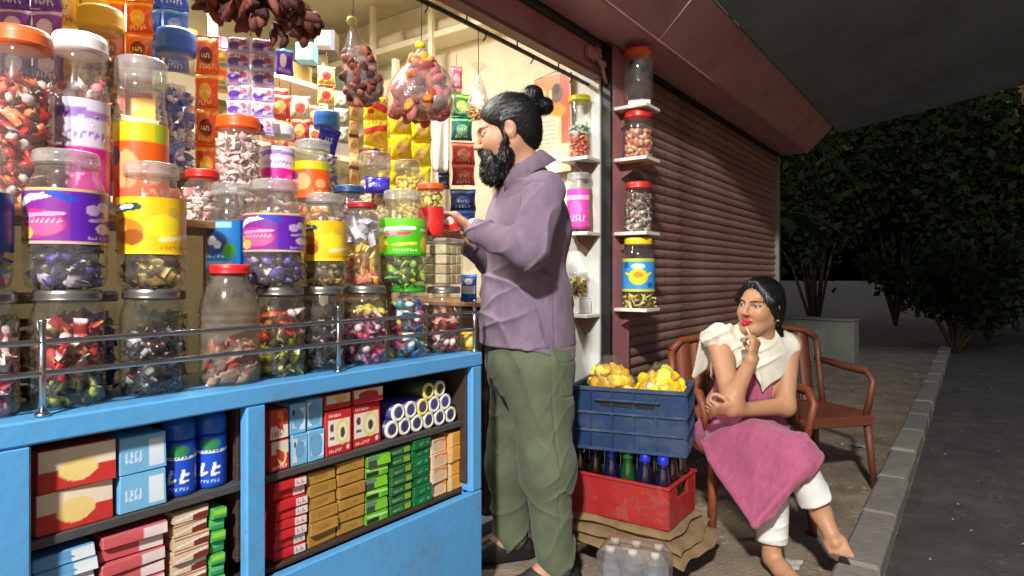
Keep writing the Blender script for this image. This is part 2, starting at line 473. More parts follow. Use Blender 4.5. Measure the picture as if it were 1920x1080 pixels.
# closed shutter next door: every slat is a curved lath of its own
sh = thing('roller_shutter', 'closed brown metal roller shutter behind the seated woman', 'shutter', (2.905, FY + .025, 0))
pitch, wid = .0515, 3.025
prof = [(.000, .0015), (-.006, .008), (-.011, .02), (-.011, .03), (-.006, .042), (.0, .0495)]
v = [(x, y, z) for x in (0, wid) for y, z in prof]; n = len(prof)
slat_me = mesh_of(v, [(j, n + j, n + j + 1, j + 1) for j in range(n - 1)], True)
slat_me.materials.append(m_slat)
for i in range(42):
    sl = ob('slat', slat_me, None, sh, (0, RNG.normal(0, .002), i * pitch), 0); sl.rotation_euler = (RNG.normal(0, .03), RNG.normal(0, .0006), RNG.normal(0, .0007))
b = MB(); b.box((wid / 2, .012, 1.08), (wid, .01, 2.17)); b.build('backing', m_slat, sh)
b = MB(); b.box((wid / 2, -.012, .05), (wid, .04, .09), .006); b.build('bottom_rail', m_slat, sh)
b = MB(); b.box((1.1, -.02, .32), (.16, .02, .05), .005); b.tube([(1.06, -.03, .32), (1.1, -.05, .34), (1.14, -.03, .32)], .007, 6); b.build('handle', m_grey, sh)

# ---------------------------------------------------------------- lamps
lb = thing('street_lamp', 'street lamp on a grey pole behind the photographer', 'street lamp', (LAMP_POS[0] - .9, LAMP_POS[1] - .5, 0))
hx, hy, hz = .9, .5, LAMP_POS[2]
b = MB(); b.lathe([(.11, 0), (.11, .25), (.06, .3), (.05, hz + .1)], 16); b.build('pole', m_grey, lb)
b = MB(); b.tube([(0, 0, hz + .05), (hx * .4, hy * .4, hz + .22), (hx, hy, hz + .2)], .025, 10); b.build('arm', m_grey, lb)
b = MB(); b.box((hx, hy, hz + .16), (.34, .18, .07), .02, rz=math.atan2(hy, hx)); b.build('lamp_head', m_grey, lb)
b = MB(); b.lathe([(0, .085), (.07, .09), (.085, .115), (.08, .124)], 20, (hx, hy, hz)); b.build('bulb', mat('bulb_glow', (255, 250, 238), .4, var=0, emit=((255, 244, 224), 6.0)), lb)
ld = bpy.data.lights.new('street_lamp_light', 'POINT'); ld.energy = LAMP_W; ld.color = (1.0, .985, .945); ld.shadow_soft_size = .20
lo = bpy.data.objects.new('street_lamp_light', ld); COL.objects.link(lo); lo.parent = lb; lo.location = (hx, hy, hz)

tb = thing('tube_light', 'white tube light on the shop ceiling', 'lamp', TUBE_POS)
b = MB(); b.box((0, 0, .045), (1.24, .05, .04), .006); b.box((-.6, 0, .01), (.03, .03, .04), .004); b.box((.6, 0, .01), (.03, .03, .04), .004); b.build('batten', m_white, tb)
b = MB(); b.tube([(-.59, 0, 0), (.59, 0, 0)], .013, 12); b.build('tube', mat('tube_glow', (255, 255, 250), .4, var=0, emit=((255, 250, 240), 5.0)), tb)
ld = bpy.data.lights.new('tube_glow_light', 'AREA'); ld.shape = 'RECTANGLE'; ld.size = 1.18; ld.size_y = .05; ld.energy = TUBE_W; ld.color = (1.0, .97, .90)
lo = bpy.data.objects.new('tube_glow_light', ld); COL.objects.link(lo); lo.parent = tb; lo.location = (0, 0, -.02)

# ---------------------------------------------------------------- the blue counter
CY, CT = 1.307, .835
ct = thing('shop_counter', 'sky blue painted wooden counter with open shelves of boxes', 'counter', (0, CY, 0))
def cbox(name, x0, x1, y0, y1, z0, z1, m=m_blue, bev=.004):
    b = MB(); b.box(((x0 + x1) / 2, (y0 + y1) / 2, (z0 + z1) / 2), (x1 - x0, y1 - y0, z1 - z0), bev); return b.build(name, m, ct)
cbox('counter_top', -.4, 1.647, 0, .34, .792, CT)
cbox('post', 1.597, 1.645, .002, .05, .386, .7915)
cbox('post', .808, .856, .002, .03, .386, .7915)
cbox('post', .335, .408, .002, .05, .386, .7915)
cbox('front_panel', -.4, 1.646, .001, .03, 0, .3845)
cbox('side_panel', 1.615, 1.6455, .052, .338, 0, .7915)
cbox('lining', 1.585, 1.596, .02, .32, .415, .79, m_dwood)
cbox('divider', .815, .835, .052, .32, .43, .79, m_dwood, .002)
cbox('shelf_board', -.39, 1.583, .035, .32, .598, .616, m_dshelf, .002)
cbox('shelf_board', -.39, 1.583, .032, .32, .386, .397, m_dwood, .002)
cbox('back_panel', -.39, 1.61, .322, .336, .0, .79, m_dwood, .002)

# guard rail along the counter edge
gr = thing('guard_rail', 'two bar steel guard rail along the edge of the blue counter', 'rail', (0, CY + .022, CT))
for z in (.13, .075):
    b = MB(); b.tube([(-.4, 0, z), (.4, 0, z + .001), (1.077, 0, z), (1.637, 0, z)], .0055, 10); b.build('bar', m_steel, gr)
for x in (.43, 1.077, 1.632):
    b = MB(); b.tube([(x, 0, 0.001), (x, 0, .165)], .006, 10); b.lathe([(.012, 0), (.012, .004), (.007, .008)], 12, (x, 0, .001)); b.lathe([(.0, .006), (.007, .003), (.007, -.002), (.0, -.004)], 10, (x, 0, .167))
    b.build('post', m_steel, gr)

# stepped wooden rack behind the counter
rk = thing('display_rack', 'stepped wooden rack behind the counter carrying the upper jars', 'rack', (0, 1.53, .05))
for (y0, y1, z) in ((.0, .29, 1.17), (.29, .52, 1.33)):
    b = MB(); b.box((.62, (y0 + y1) / 2, z - .01), (2.2, y1 - y0 - .004, .02), .002); b.build('shelf', m_wood, rk)
for x in (-.45, .3, 1.0, 1.68):
    b = MB(); b.box((x, .27, .66), (.035, .035, 1.30), .003); b.build('upright', m_wood, rk)

# hanging rod under the rolled shutter
b = MB(); b.tube([(-.6, 1.46, 1.985), (.6, 1.46, 1.975), (1.6, 1.46, 1.985), (2.645, 1.46, 1.98)], .009, 10)
for x in np.arange(.2, 2.6, .31):
    b.tube([(x, 1.46, 1.99), (x, 1.46, 2.06)], .003, 6); b.tube([(x + .1, 1.46, 1.985), (x + .1, 1.452, 1.965), (x + .1, 1.465, 1.95)], .003, 6)
tag(b.build('hanging_rod', m_black), 'thin black rod with hooks across the top of the shop opening', 'rod')
# ================================================================ jars
m_pet = clear_mat('clear_plastic', tint=(250, 250, 248), haze=.08, hazecol=(220, 214, 204), rough=.10)
m_pet2 = clear_mat('milky_plastic', tint=(222, 210, 192), haze=.15, hazecol=(214, 200, 180), rough=.14)
m_glass = clear_mat('clear_glass', tint=(250, 251, 249), haze=.04, rough=.03, refl=1.2)
m_bag = clear_mat('thin_bag_film', tint=(240, 236, 230), haze=.17, hazecol=(228, 214, 206), rough=.14, refl=1.5, bump=.7, bs=30)
m_candy = mat('candy_wrapper', attr=True, rough=.28, var=.15, vs=40, coat=.3, bump=.25, bs=160)
m_dry = mat('dry_snack', attr=True, rough=.75, var=.2, vs=60, bump=.4, bs=140)
m_print = mat('printed_label', attr=True, rough=.38, var=.05, vs=20, coat=.15)
m_film = mat('printed_film', attr=True, rough=.27, var=.06, vs=20, coat=.35, bump=.22, bs=42)
m_card = mat('printed_card', attr=True, rough=.55, var=.08, vs=16, bump=.05, bs=80)
def lidmat(c): return mat('lid_%d_%d_%d' % c, c, .38, var=.06, vs=12, coat=.1)

def piece(kind, s, g):
    if kind == 'wrap':                                   # sweet with twisted ends
        n = 6; prof = [(0.42, -1.0), (.10, -.62), (.52, -.36), (.6, .0), (.52, .36), (.10, .62), (.42, 1.0)]
        v = np.array([(x, r * math.cos(t) * (1 if abs(x) < .5 else 1.2), r * math.sin(t) * (.7 if abs(x) < .5 else .2)) for r, x in prof for t in np.arange(n) * 2 * math.pi / n])
        f = [(i * n + j, i * n + (j + 1) % n, (i + 1) * n + (j + 1) % n, (i + 1) * n + j) for i in range(len(prof) - 1) for j in range(n)]
        return v * s * .62, f
    if kind == 'chunk': v, f = box_vf((s, s * .8, s * .55), s * .16); return v, f
    if kind == 'pillow':                                 # little sealed sachet
        n = 8; st = [(-.66, .46, .02), (-.52, .45, .03), (-.30, .43, .17), (0, .43, .22), (.30, .43, .17), (.52, .45, .03), (.66, .46, .02)]
        a = np.arange(n) * 2 * math.pi / n; v = np.array([(x, ry * math.cos(t), rz_ * math.sin(t)) for x, ry, rz_ in st for t in a])
        f = [(i * n + j, i * n + (j + 1) % n, (i + 1) * n + (j + 1) % n, (i + 1) * n + j) for i in range(len(st) - 1) for j in range(n)]
        return v * s * .9, f
    if kind == 'nugget':                                 # puffed snack, rounded and a little bent
        v, f = lathe_vf([(0, -.5), (.30, -.42), (.46, -.2), (.5, .05), (.40, .3), (.22, .46), (0, .5)], 9); v = v * [1.0, .72, 1.5]; v[:, 0] += .12 * np.cos(v[:, 2] * 2.2); return v * s * .8, f
    if kind == 'stick': return tube_vf([(-s, 0, 0), (0, 0, s * .12), (s, 0, 0)], s * .16, 6)
    if kind == 'ball': 
        v, f = lathe_vf([(0, -.5), (.36, -.36), (.5, 0), (.36, .36), (0, .5)], 7); return v * s, f
    if kind == 'ring':
        t = np.linspace(0, 2 * math.pi, 9); return tube_vf(np.stack([np.cos(t), np.sin(t), 0 * t], -1) * s * .5, s * .17, 5, False)
def rot3(g):
    q = g.normal(size=4); q /= np.linalg.norm(q); w, x, y, z = q
    return np.array([[1 - 2 * (y * y + z * z), 2 * (x * y - z * w), 2 * (x * z + y * w)], [2 * (x * y + z * w), 1 - 2 * (x * x + z * z), 2 * (y * z - x * w)], [2 * (x * z - y * w), 2 * (y * z + x * w), 1 - 2 * (x * x + y * y)]])
def fill_pieces(mb, R_, z0, z1, cols, kind, s, g, rmul=lambda z: 1.0):
    z = z0 + s * .35
    while z < z1:
        top = z + s * .7 >= z1
        for rr in ((R_ - s * .52, R_ - s * 1.3, R_ - s * 2.1) if top else (R_ - s * .52, R_ - s * 1.25)):
            rr *= rmul(z)
            if rr < s * .3: continue
            k = max(3, int(2 * math.pi * rr / (s * .80)))
            for j in range(k):
                a = 2 * math.pi * (j + g.uniform(-.3, .3)) / k
                v, f = piece('pillow' if kind == 'wrap' and g.random() < .42 else kind, s * g.uniform(.85, 1.2), g)
                v = v @ rot3(g).T + np.array([rr * math.cos(a), rr * math.sin(a), z + g.uniform(-.25, .25) * s])
                band = int((z - z0) / max(1e-6, (z1 - z0)) * len(cols)) if isinstance(cols[0], list) else None
                c = cols[min(band, len(cols) - 1)] if band is not None else cols
                cc = lin(c[g.integers(len(c))]); c2 = lin(c[g.integers(len(c))]); cv = np.tile(cc, (len(v), 1))
                if len(v) >= 42: nn_ = 8 if len(v) == 56 else 6; cv[:nn_ * 2] = c2; cv[-nn_ * 2:] = c2
                mb.add(v, f, cv, True)
        z += s * .68
JG = np.random.default_rng(11)
def jar(label, x, y, z, dia, h, lid=(220, 220, 215), fill=None, paint=None, band=(.30, .72), span=115, style='pet', lidh=.11, neck=.74, name='sweet_jar', cat='jar', grp=None, stack=False, lidm=None):
    r = dia / 2
    t = thing(name, label, cat, (x, y, z), 0, grp)
    lh = h * lidh; hb = h - lh
    if style == 'pet':
        pr = [(0, .004), (r * .80, .002), (r * .93, .006), (r * .985, .02)]
        for k in range(1, 6):
            zz = .02 + k * (hb * .70 - .02) / 6
            pr += [(r, zz - .006), (r * .975, zz), (r, zz + .006)]
        pr += [(r, hb * .72), (r * .96, hb * .80), (r * .86, hb * .88), (r * neck, hb * .94), (r * neck, hb + lh * .5)]
    elif style == 'straight':
        pr = [(0, .004), (r * .90, .002), (r, .012), (r, hb * .82), (r * .95, hb * .9), (r * neck, hb * .96), (r * neck, hb + lh * .5)]
    else:                                                # big ribbed jar with a sloped shoulder
        pr = [(0, .004), (r * .9, .002), (r, .012)]
        for zz in (.18, .34, .48, .56, .63): pr += [(r, hb * zz - .005), (r * .955, hb * zz), (r, hb * zz + .005)]
        pr += [(r, hb * .68), (r * .93, hb * .78), (r * .80, hb * .88), (r * .62, hb * .95), (r * .60, hb + lh * .5)]; neck = .62
    b = MB(); b.lathe(pr, 30); b.build('body', m_pet2 if style == 'big' else (m_glass if style == 'straight' else m_pet), t)
    rl = r * neck + .004
    lp = [(rl, hb), (rl, hb + lh * .1), (rl + .0015, hb + lh * .12)]
    for k in range(4): lp += [(rl + .0015, hb + lh * (.2 + .15 * k)), (rl, hb + lh * (.27 + .15 * k))]
    lp += [(rl, hb + lh * .88), (rl * .94, hb + lh), (0, hb + lh)]
    b = MB(); b.lathe(lp, 30); b.build('lid', lidm or lidmat(lid), t)
    if fill:
        cols, frac, kind, s = fill
        b = MB(); fill_pieces(b, r * .93, .006, hb * frac, cols, kind, s, JG)
        stuff(b.build('sweets', m_dry if kind in ('ring', 'stick', 'ball') else m_candy, t, cols=True))
    if paint is not None:
        a = math.atan2(-y, -x)
        v, f, c = wrap_vf(paint, r + .0012, hb * band[0], hb * band[1], a - math.radians(span), a + math.radians(span))
        b = MB(); b.add(v, f, c); b.build('label', m_print, t, cols=True)
    return t

# printed designs seen on the jars
def d_purple():
    p = Paint(64, 34, (98, 34, 168)); p.rect(0, 0, .52, 1, (134, 44, 150)).ell(.30, .36, .20, .26, (190, 58, 132)).ell(.36, .30, .12, .14, (206, 96, 150)).ell(.16, .28, .07, .16, (226, 150, 70)).ell(.24, .2, .06, .12, (240, 190, 90)).ell(.19, .2, .03, .06, (250, 220, 160))
    p.band(.12, .66, .30, .84, .05, (232, 230, 244)).band(.28, .80, .42, .88, .045, (238, 236, 246)).band(.42, .9, .52, .8, .05, (40, 70, 190)).band(.22, .50, .46, .54, .035, (226, 160, 206)).marks(.2, .38, .48, .45, (236, 200, 226), 9, 3)
    p.ell(.66, .62, .05, .10, (206, 176, 220)).ell(.74, .70, .05, .09, (220, 196, 230)).ell(.80, .60, .04, .12, (206, 176, 220)).band(.66, .44, .84, .50, .03, (196, 160, 214)).ell(.74, .30, .06, .10, (226, 206, 236)).ell(.83, .28, .04, .08, (214, 190, 226)).marks(.62, .1, .9, .16, (200, 170, 220), 10, 4).rect(0, .95, 1, 1, (226, 190, 120)).rect(0, 0, 1, .05, (216, 180, 150)); return p
def d_yellow():
    p = Paint(56, 34, (242, 192, 20)); p.ell(.30, .40, .14, .22, (206, 128, 24)).ell(.36, .30, .08, .14, (160, 84, 20)).ell(.26, .46, .05, .08, (230, 170, 70)).band(.20, .78, .36, .82, .07, (26, 66, 70)).band(.20, .77, .30, .82, .035, (240, 240, 232)).ell(.34, .82, .03, .04, (236, 236, 226))
    p.ell(.58, .50, .13, .20, (252, 222, 40)).ell(.66, .74, .05, .09, (222, 176, 60)).ell(.75, .70, .04, .10, (230, 190, 80)).ell(.82, .76, .04, .07, (222, 176, 60)).band(.58, .26, .84, .34, .04, (250, 232, 160)).marks(.56, .1, .86, .16, (180, 120, 30), 10, 9).rect(0, 0, 1, .05, (255, 215, 60)); return p
def d_green():
    p = Paint(60, 34, (84, 190, 28)); p.rect(0, .80, 1, 1, (110, 212, 44)).band(.24, .70, .60, .74, .05, (236, 246, 228)).band(.28, .56, .56, .60, .04, (206, 70, 124)).ell(.4, .6, .05, .05, (240, 150, 180)).ell(.24, .30, .10, .20, (246, 204, 30)).ell(.26, .34, .05, .1, (252, 228, 110)).ell(.80, .34, .10, .24, (246, 196, 26)).ell(.78, .4, .04, .1, (252, 226, 110))
    p.band(.42, .30, .62, .34, .035, (240, 230, 70)).marks(.40, .14, .66, .20, (230, 246, 200), 9, 2).rect(.70, .66, .92, .72, (226, 244, 214)).rect(0, 0, 1, .06, (40, 140, 24)); return p
def d_blue():
    p = Paint(48, 30, (26, 120, 190)); p.rect(.58, 0, 1, 1, (18, 58, 130)).ell(.30, .56, .16, .24, (36, 60, 120)).ell(.28, .6, .07, .1, (226, 236, 240)).ell(.36, .52, .04, .08, (206, 222, 232)).marks(.12, .26, .52, .32, (206, 226, 236), 10, 4).ell(.48, .40, .06, .16, (60, 160, 60)).rect(.1, .08, .5, .2, (120, 180, 214)).rect(.2, .85, .5, .95, (150, 214, 236)); return p
def d_orange():
    p = Paint(44, 26, (238, 96, 22)); p.rect(0, .76, 1, 1, (240, 200, 26)).rect(.62, .78, .8, .98, (180, 200, 40)).ell(.36, .44, .12, .22, (250, 170, 110)).ell(.62, .4, .08, .12, (250, 170, 120)).marks(.5, .16, .82, .24, (250, 190, 140), 9, 6).ell(.22, .6, .08, .12, (120, 70, 140)); return p
def d_magenta():
    p = Paint(40, 26, (214, 34, 150)); p.rect(0, .52, 1, 1, (226, 214, 232)).band(.2, .82, .5, .86, .05, (150, 110, 190)).band(.55, .84, .8, .82, .04, (170, 130, 200)).marks(.15, .6, .85, .68, (150, 120, 190), 12, 3).ell(.7, .24, .1, .16, (240, 90, 180)).marks(.2, .14, .55, .34, (250, 170, 220), 4, 2); return p
def d_red():
    p = Paint(30, 20, (222, 34, 30)); p.rect(0, 0, 1, .12, (200, 30, 26)).ell(.5, .5, .2, .2, (232, 44, 40)); return p
def d_bluestar():
    p = Paint(48, 40, (60, 150, 214)); p.rect(0, .9, 1, 1, (190, 200, 60)).rect(0, 0, 1, .08, (200, 206, 70)).ell(.5, .45, .17, .24, (244, 214, 30)).ell(.5, .48, .08, .12, (226, 140, 30)).band(.28, .56, .5, .35, .03, (250, 226, 60)).band(.72, .56, .5, .35, .03, (250, 226, 60)).ell(.5, .76, .12, .08, (236, 240, 244)).ell(.28, .8, .06, .1, (30, 90, 170)).ell(.72, .2, .06, .08, (30, 90, 170)); return p
def d_pink():
    p = Paint(40, 36, (222, 70, 170)); p.rect(0, .72, 1, .84, (240, 170, 214)).rect(.7, 0, .86, 1, (150, 120, 70)).ell(.42, .5, .13, .2, (240, 110, 200)).marks(.3, .2, .62, .36, (246, 220, 240), 5, 3).rect(0, .0, 1, .08, (150, 50, 110)); return p

REDC = [(196, 36, 40), (210, 60, 60), (226, 140, 90), (232, 220, 214), (150, 20, 30)]
PINKW = [(236, 206, 206), (226, 150, 160), (240, 226, 222), (214, 90, 100), (246, 236, 232)]
DARK = [(30, 26, 28), (52, 44, 46), (20, 18, 20), (200, 196, 190), (70, 30, 34)]
GREENY = [(196, 190, 70), (120, 130, 40), (224, 214, 120), (90, 90, 30), (60, 60, 36)]
MAROON = [(130, 20, 52), (176, 36, 80), (90, 20, 40), (214, 130, 160), (232, 206, 214)]
YELL = [(232, 208, 70), (244, 226, 120), (214, 170, 40), (246, 236, 170)]
BLUEM = [(30, 110, 176), (60, 160, 190), (226, 214, 70), (196, 60, 120), (20, 60, 120), (226, 236, 236)]
REDBR = [(150, 34, 30), (190, 70, 50), (226, 160, 140), (100, 20, 22), (236, 214, 200)]
PURPC = [(76, 56, 150), (110, 90, 180), (40, 32, 80), (190, 180, 200), (60, 50, 50)]
GOLDC = [(196, 160, 60), (140, 104, 40), (230, 206, 130), (90, 66, 30)]
LGREEN = [(96, 170, 30), (60, 120, 24), (214, 206, 60), (150, 210, 60), (30, 80, 24)]
m_lidclear = clear_mat('clear_lid', haze=.28, hazecol=(222, 218, 214), rough=.15)
m_lidsteel = mat('dull_metal_lid', (150, 146, 140), .3, metal=.8, var=.15, vs=18)

AY = 1.415
def ax(px): return float(XY(px, AY))
# bottom row, standing on the counter behind the rail
jar('big ribbed jar with red lid at the counter edge', ax(427), AY - .01, CT, .132, .275, (214, 40, 44), ([PINKW + [(190, 30, 40)]], .36, 'wrap', .033), None, style='big', lidh=.085)
jar('jar of red and yellow green sweets under the purple labelled jar', ax(525), AY, CT, .122, .222, fill=([GREENY, GREENY, REDC + [(232, 150, 60)], REDC], .86, 'wrap', .033), lidm=m_lidsteel, style='straight', neck=.86, lidh=.10)
jar('jar of black sweets behind the middle rail post', ax(605), AY, CT, .112, .222, fill=(DARK, .62, 'wrap', .031), lidm=m_lidsteel, style='straight', neck=.86, lidh=.10)
jar('jar of maroon sweets topped with yellow ones behind the rail', ax(685), AY, CT, .126, .222, fill=([MAROON, MAROON, MAROON, YELL], .86, 'wrap', .033), lidm=m_lidsteel, style='straight', neck=.86, lidh=.10)
jar('jar of blue and mixed sweets under the green labelled jar', ax(765), AY, CT, .118, .222, (60, 150, 40), ([BLUEM, MAROON + BLUEM, BLUEM], .84, 'wrap', .035), style='straight', neck=.86, lidh=.10)
jar('jar of red brown sweets at the right end of the counter', ax(832), AY, CT, .118, .215, fill=(REDBR, .68, 'wrap', .033), lidm=m_lidsteel, style='straight', neck=.86, lidh=.10)
jar('jar of dark sweets left of the big red lidded jar', .655, AY, CT, .118, .222, fill=(DARK, .70, 'wrap', .031), lidm=m_lidsteel, style='straight', neck=.86, lidh=.10)
jar('jar of orange red sweets at the left on the counter', .500, AY, CT, .124, .222, fill=([GREENY, REDC, REDC + [(214, 110, 60)]], .84, 'wrap', .033), lidm=m_lidsteel, style='straight', neck=.86, lidh=.10)
jar('jar of pink sweets at the left edge of the counter', .36, AY, CT, .122, .222, fill=(PINKW, .8, 'wrap', .033), lidm=m_lidsteel, style='straight', neck=.86, lidh=.10)
# jars standing behind the front row on the counter
for lab, x, fl in (('jar of lime green sweets behind the rail left of the big red lidded jar', .735, LGREEN), ('jar of purple sweets behind the dark sweets at the left', .585, PURPC), ('jar of golden sweets behind the pink sweets at the left edge', .435, GOLDC), ('jar of yellow sweets behind the red and yellow green sweets', 1.035, YELL), ('jar of pale pink sweets behind the black sweets', 1.175, PINKW), ('jar of mixed blue sweets behind the maroon sweets', 1.335, BLUEM)):
    jar(lab, x, AY + .135, CT, .118, .215, fill=(fl, .86, 'wrap', .033), lidm=m_lidsteel, style='straight', neck=.86, lidh=.10)
m_yel_pack = [(236, 170, 40), (240, 210, 120), (226, 90, 70)]
# second row, standing on the lids of the first
Z2 = CT + .2225
jar('purple labelled jar stacked on the red sweets jar', ax(515), AY, Z2, .144, .262, fill=(PURPC, .46, 'wrap', .031), paint=d_purple(), band=(.36, .76), lidm=m_lidclear)
jar('yellow labelled jar next to the purple labelled one', ax(608), AY, Z2, .116, .245, fill=(GOLDC, .5, 'wrap', .029), paint=d_yellow(), band=(.30, .78), lidm=m_lidclear)
jar('bright green labelled jar stacked on the blue sweets jar', ax(755), AY, Z2, .142, .285, fill=(LGREEN, .5, 'wrap', .031), paint=d_green(), band=(.34, .78), lidm=m_lidclear)
jar('red lidded jar of long yellow packets between yellow and green labels', ax(680), AY, Z2, .100, .235, (170, 40, 44), fill=([[(226, 120, 90), (240, 196, 60)], [(240, 190, 40), (250, 226, 130)], [(210, 206, 226), (236, 232, 240)]], .9, 'pillow', .034), lidh=.07)
jar('blue labelled jar behind the big red lidded jar', float(XY(432, 1.56)), 1.555, CT + .2, .118, .285, fill=([(30, 50, 90), (60, 70, 90)], .3, 'wrap', .031), paint=d_blue(), band=(.24, .74), lidm=m_lidclear)
jar('yellow labelled jar left of the big red lidded jar', .655, AY, Z2, .128, .262, fill=(GOLDC, .5, 'wrap', .031), paint=d_yellow(), band=(.30, .80), lidm=m_lidclear)
jar('purple labelled jar furthest left on the counter', .497, AY, Z2, .136, .262, fill=(PURPC, .46, 'wrap', .031), paint=d_purple(), band=(.36, .80), lidm=m_lidclear)
jar('blue labelled jar at the left edge above the pink sweets', .352, AY, Z2, .118, .25, fill=(BLUEM, .5, 'wrap', .031), paint=d_blue(), band=(.3, .76), lidm=m_lidclear)

# clear box of beige biscuits and the red jar on it
bx = thing('biscuit_box', 'clear square box of beige biscuits beside the man\'s hand', 'box', (ax(829), AY, CT + .216), math.radians(8))
b = MB(); b.box((0, 0, .0735), (.112, .10, .145), .006); b.build('body', m_pet, bx)
b = MB()
for i in range(3):
    for k in range(4):
        for j in range(2):
            b.box((-.033 + i * .033, -.024 + j * .045, .0225 + k * .032), (.031, .042, .03), .004, rz=JG.uniform(-.06, .06), col=lin(random.choice([(206, 186, 140), (190, 166, 120), (220, 202, 160)])))
stuff(b.build('biscuits', m_dry, bx, cols=True))
b = MB(); b.box((0, 0, .149), (.116, .104, .012), .003); b.build('lid', m_lidclear, bx)
jar('small red labelled jar with orange lid on the biscuit box', ax(812), AY + .01, CT + .372, .082, .175, (232, 90, 30), ([(226, 190, 60), (236, 214, 120)], .9, 'wrap', .02), d_red(), band=(.04, .62), style='straight', neck=.92, lidh=.12)

# upper rows on the wooden rack
ZR = 1.221
def rj(px, y, *a, **k): return dict(x=float(XY(px, y)), y=y)
def rackjar(label, px, y, dia, top_py, lid, fill=None, paint=None, z=ZR, **k):
    h = ZP(top_py, DY(px, y)) - z
    return jar(label, float(XY(px, y)), y, z, dia, h, lid, fill, paint, **k)
rackjar('tall clear jar of pink sweets with orange lid', 447, 1.66, .124, 222, (238, 92, 26), ([(236, 214, 212), (226, 176, 180), (240, 230, 226), (214, 190, 200), (232, 200, 190)], .95, 'pillow', .022), lidh=.12, neck=.86)
rackjar('magenta labelled white jar beside the orange lidded jar', 521, 1.68, .092, 236, (232, 226, 228), (PINKW, .7, 'wrap', .031), d_magenta(), band=(.40, .88), neck=.9)
rackjar('orange and yellow labelled jar with cloudy lid above the purple jar', 585, 1.63, .104, 266, (206, 204, 200), ([(226, 130, 60), (236, 190, 80)], .3, 'wrap', .031), d_orange(), band=(.40, .86), neck=.92, lidh=.12, lidm=m_lidclear)
rackjar('blue lidded jar on the top step of the rack', 613, 1.92, .092, 211, (44, 112, 190), ([(210, 220, 230), (60, 80, 190)], .6, 'wrap', .033), None, z=1.381, lidh=.2, neck=.92)
rackjar('low jar with dark blue lid behind the yellow labelled jar', 655, 1.60, .096, 350, (34, 72, 120), ([(170, 130, 130), (90, 80, 100)], .8, 'wrap', .029), lidh=.16, neck=.9)
rackjar('cloudy topped jar of cream coloured snacks on the rack', 704, 1.68, .112, 288, (214, 204, 190), ([(226, 206, 160), (236, 222, 180)], .84, 'ball', .022), lidh=.2, neck=.9, lidm=m_lidclear)
rackjar('jar of yellow snacks on the rack behind the green labelled jar', 764, 1.68, .092, 302, (226, 222, 206), ([(232, 206, 60), (242, 222, 110)], .92, 'ball', .02), lidh=.14, neck=.9, lidm=m_lidclear)
rackjar('low jar with red lid at the left of the orange lidded jar', 380, 1.64, .098, 320, (214, 44, 40), (PINKW, .85, 'wrap', .031), lidh=.16)
rackjar('magenta labelled jar at the far left of the rack', 150, 1.66, .116, 70, (236, 230, 230), (PINKW, .8, 'wrap', .033), d_magenta(), band=(.1, .7), lidh=.1, neck=.86)
rackjar('orange labelled jar at the left of the rack', 265, 1.66, .118, 115, (216, 210, 200), (YELL, .4, 'wrap', .033), d_orange(), band=(.08, .7), lidh=.16, neck=.9, lidm=m_lidclear)
rackjar('orange lidded jar of red sweets at the left edge of the rack', 40, 1.62, .116, 60, (236, 110, 50), (REDC, .8, 'wrap', .033), lidh=.1, neck=.86)
rackjar('blue lidded jar behind the two left labelled jars', 330, 1.92, .11, 60, (44, 100, 196), ([(210, 220, 230), (60, 80, 190)], .7, 'wrap', .033), z=1.381, lidh=.16, neck=.9)
rackjar('tall jar of golden sweets on the top step at left', 190, 1.92, .11, 20, (230, 180, 40), (GOLDC, .8, 'wrap', .033), z=1.381, lidh=.14, neck=.9)

# packs lying between the jars
def pack(label, p, w, h, loc, rx=0., ry=0., rz=0., t=.02, name='snack_pack', cat='packet', grp=None, seed=0, me=None):
    me = me or pouch_mesh(p, w, h, t, seed)
    if not me.materials: me.materials.append(m_film)
    o = ob(name, me, None, None, loc); o.rotation_euler = (rx, ry, rz)
    return tag(o, label, cat, grp)
FACE = YAW - math.pi / 2                           # turns a print towards the street corner where the camera stands
def W3(px, py, y): return W(px, py, DY(px, y))
p = Paint(24, 18, (50, 36, 160)).ell(.6, .5, .3, .3, (70, 60, 190)).marks(.2, .4, .6, .62, (190, 180, 226), 4, 3)
pack('purple blue packet lying on the jars in the rack', p, .085, .055, W3(708, 332, 1.60), rz=FACE * .6, t=.03, seed=4)
p = Paint(26, 30, (24, 30, 150)).ell(.55, .45, .3, .3, (30, 44, 180)).marks(.35, .35, .75, .6, (220, 224, 240), 3, 2)
pack('royal blue packet hanging in front of the blue lidded jar', p, .072, .088, W3(621, 240, 1.80), rx=.08, ry=.25, rz=FACE * .6, t=.012, seed=5)
p = Paint(26, 26, (70, 30, 190)).ell(.4, .5, .2, .25, (230, 228, 240)).rect(0, .84, 1, 1, (120, 190, 200)).band(.2, .2, .8, .12, .07, (160, 130, 220))
pack('violet packet hanging beside the purple sachet strip', p, .055, .09, W3(534, 90, 1.85), rz=FACE * .6, t=.02, seed=6)
p = Paint(20, 26, (20, 90, 190)).rect(.1, .3, .9, .6, (226, 232, 240)).ell(.5, .75, .25, .12, (240, 240, 250))
pack('blue and white packet behind the counter by the man\'s waist', p, .06, .10, W3(879, 515, 1.50), rz=FACE, t=.018, seed=8)
p = Paint(20, 20, (240, 190, 40)).ell(.5, .5, .3, .3, (250, 220, 110))
pack('small yellow packet at the right end of the counter', p, .055, .06, W(877, 622, DY(877, 1.40)), rz=FACE, t=.03, seed=9)

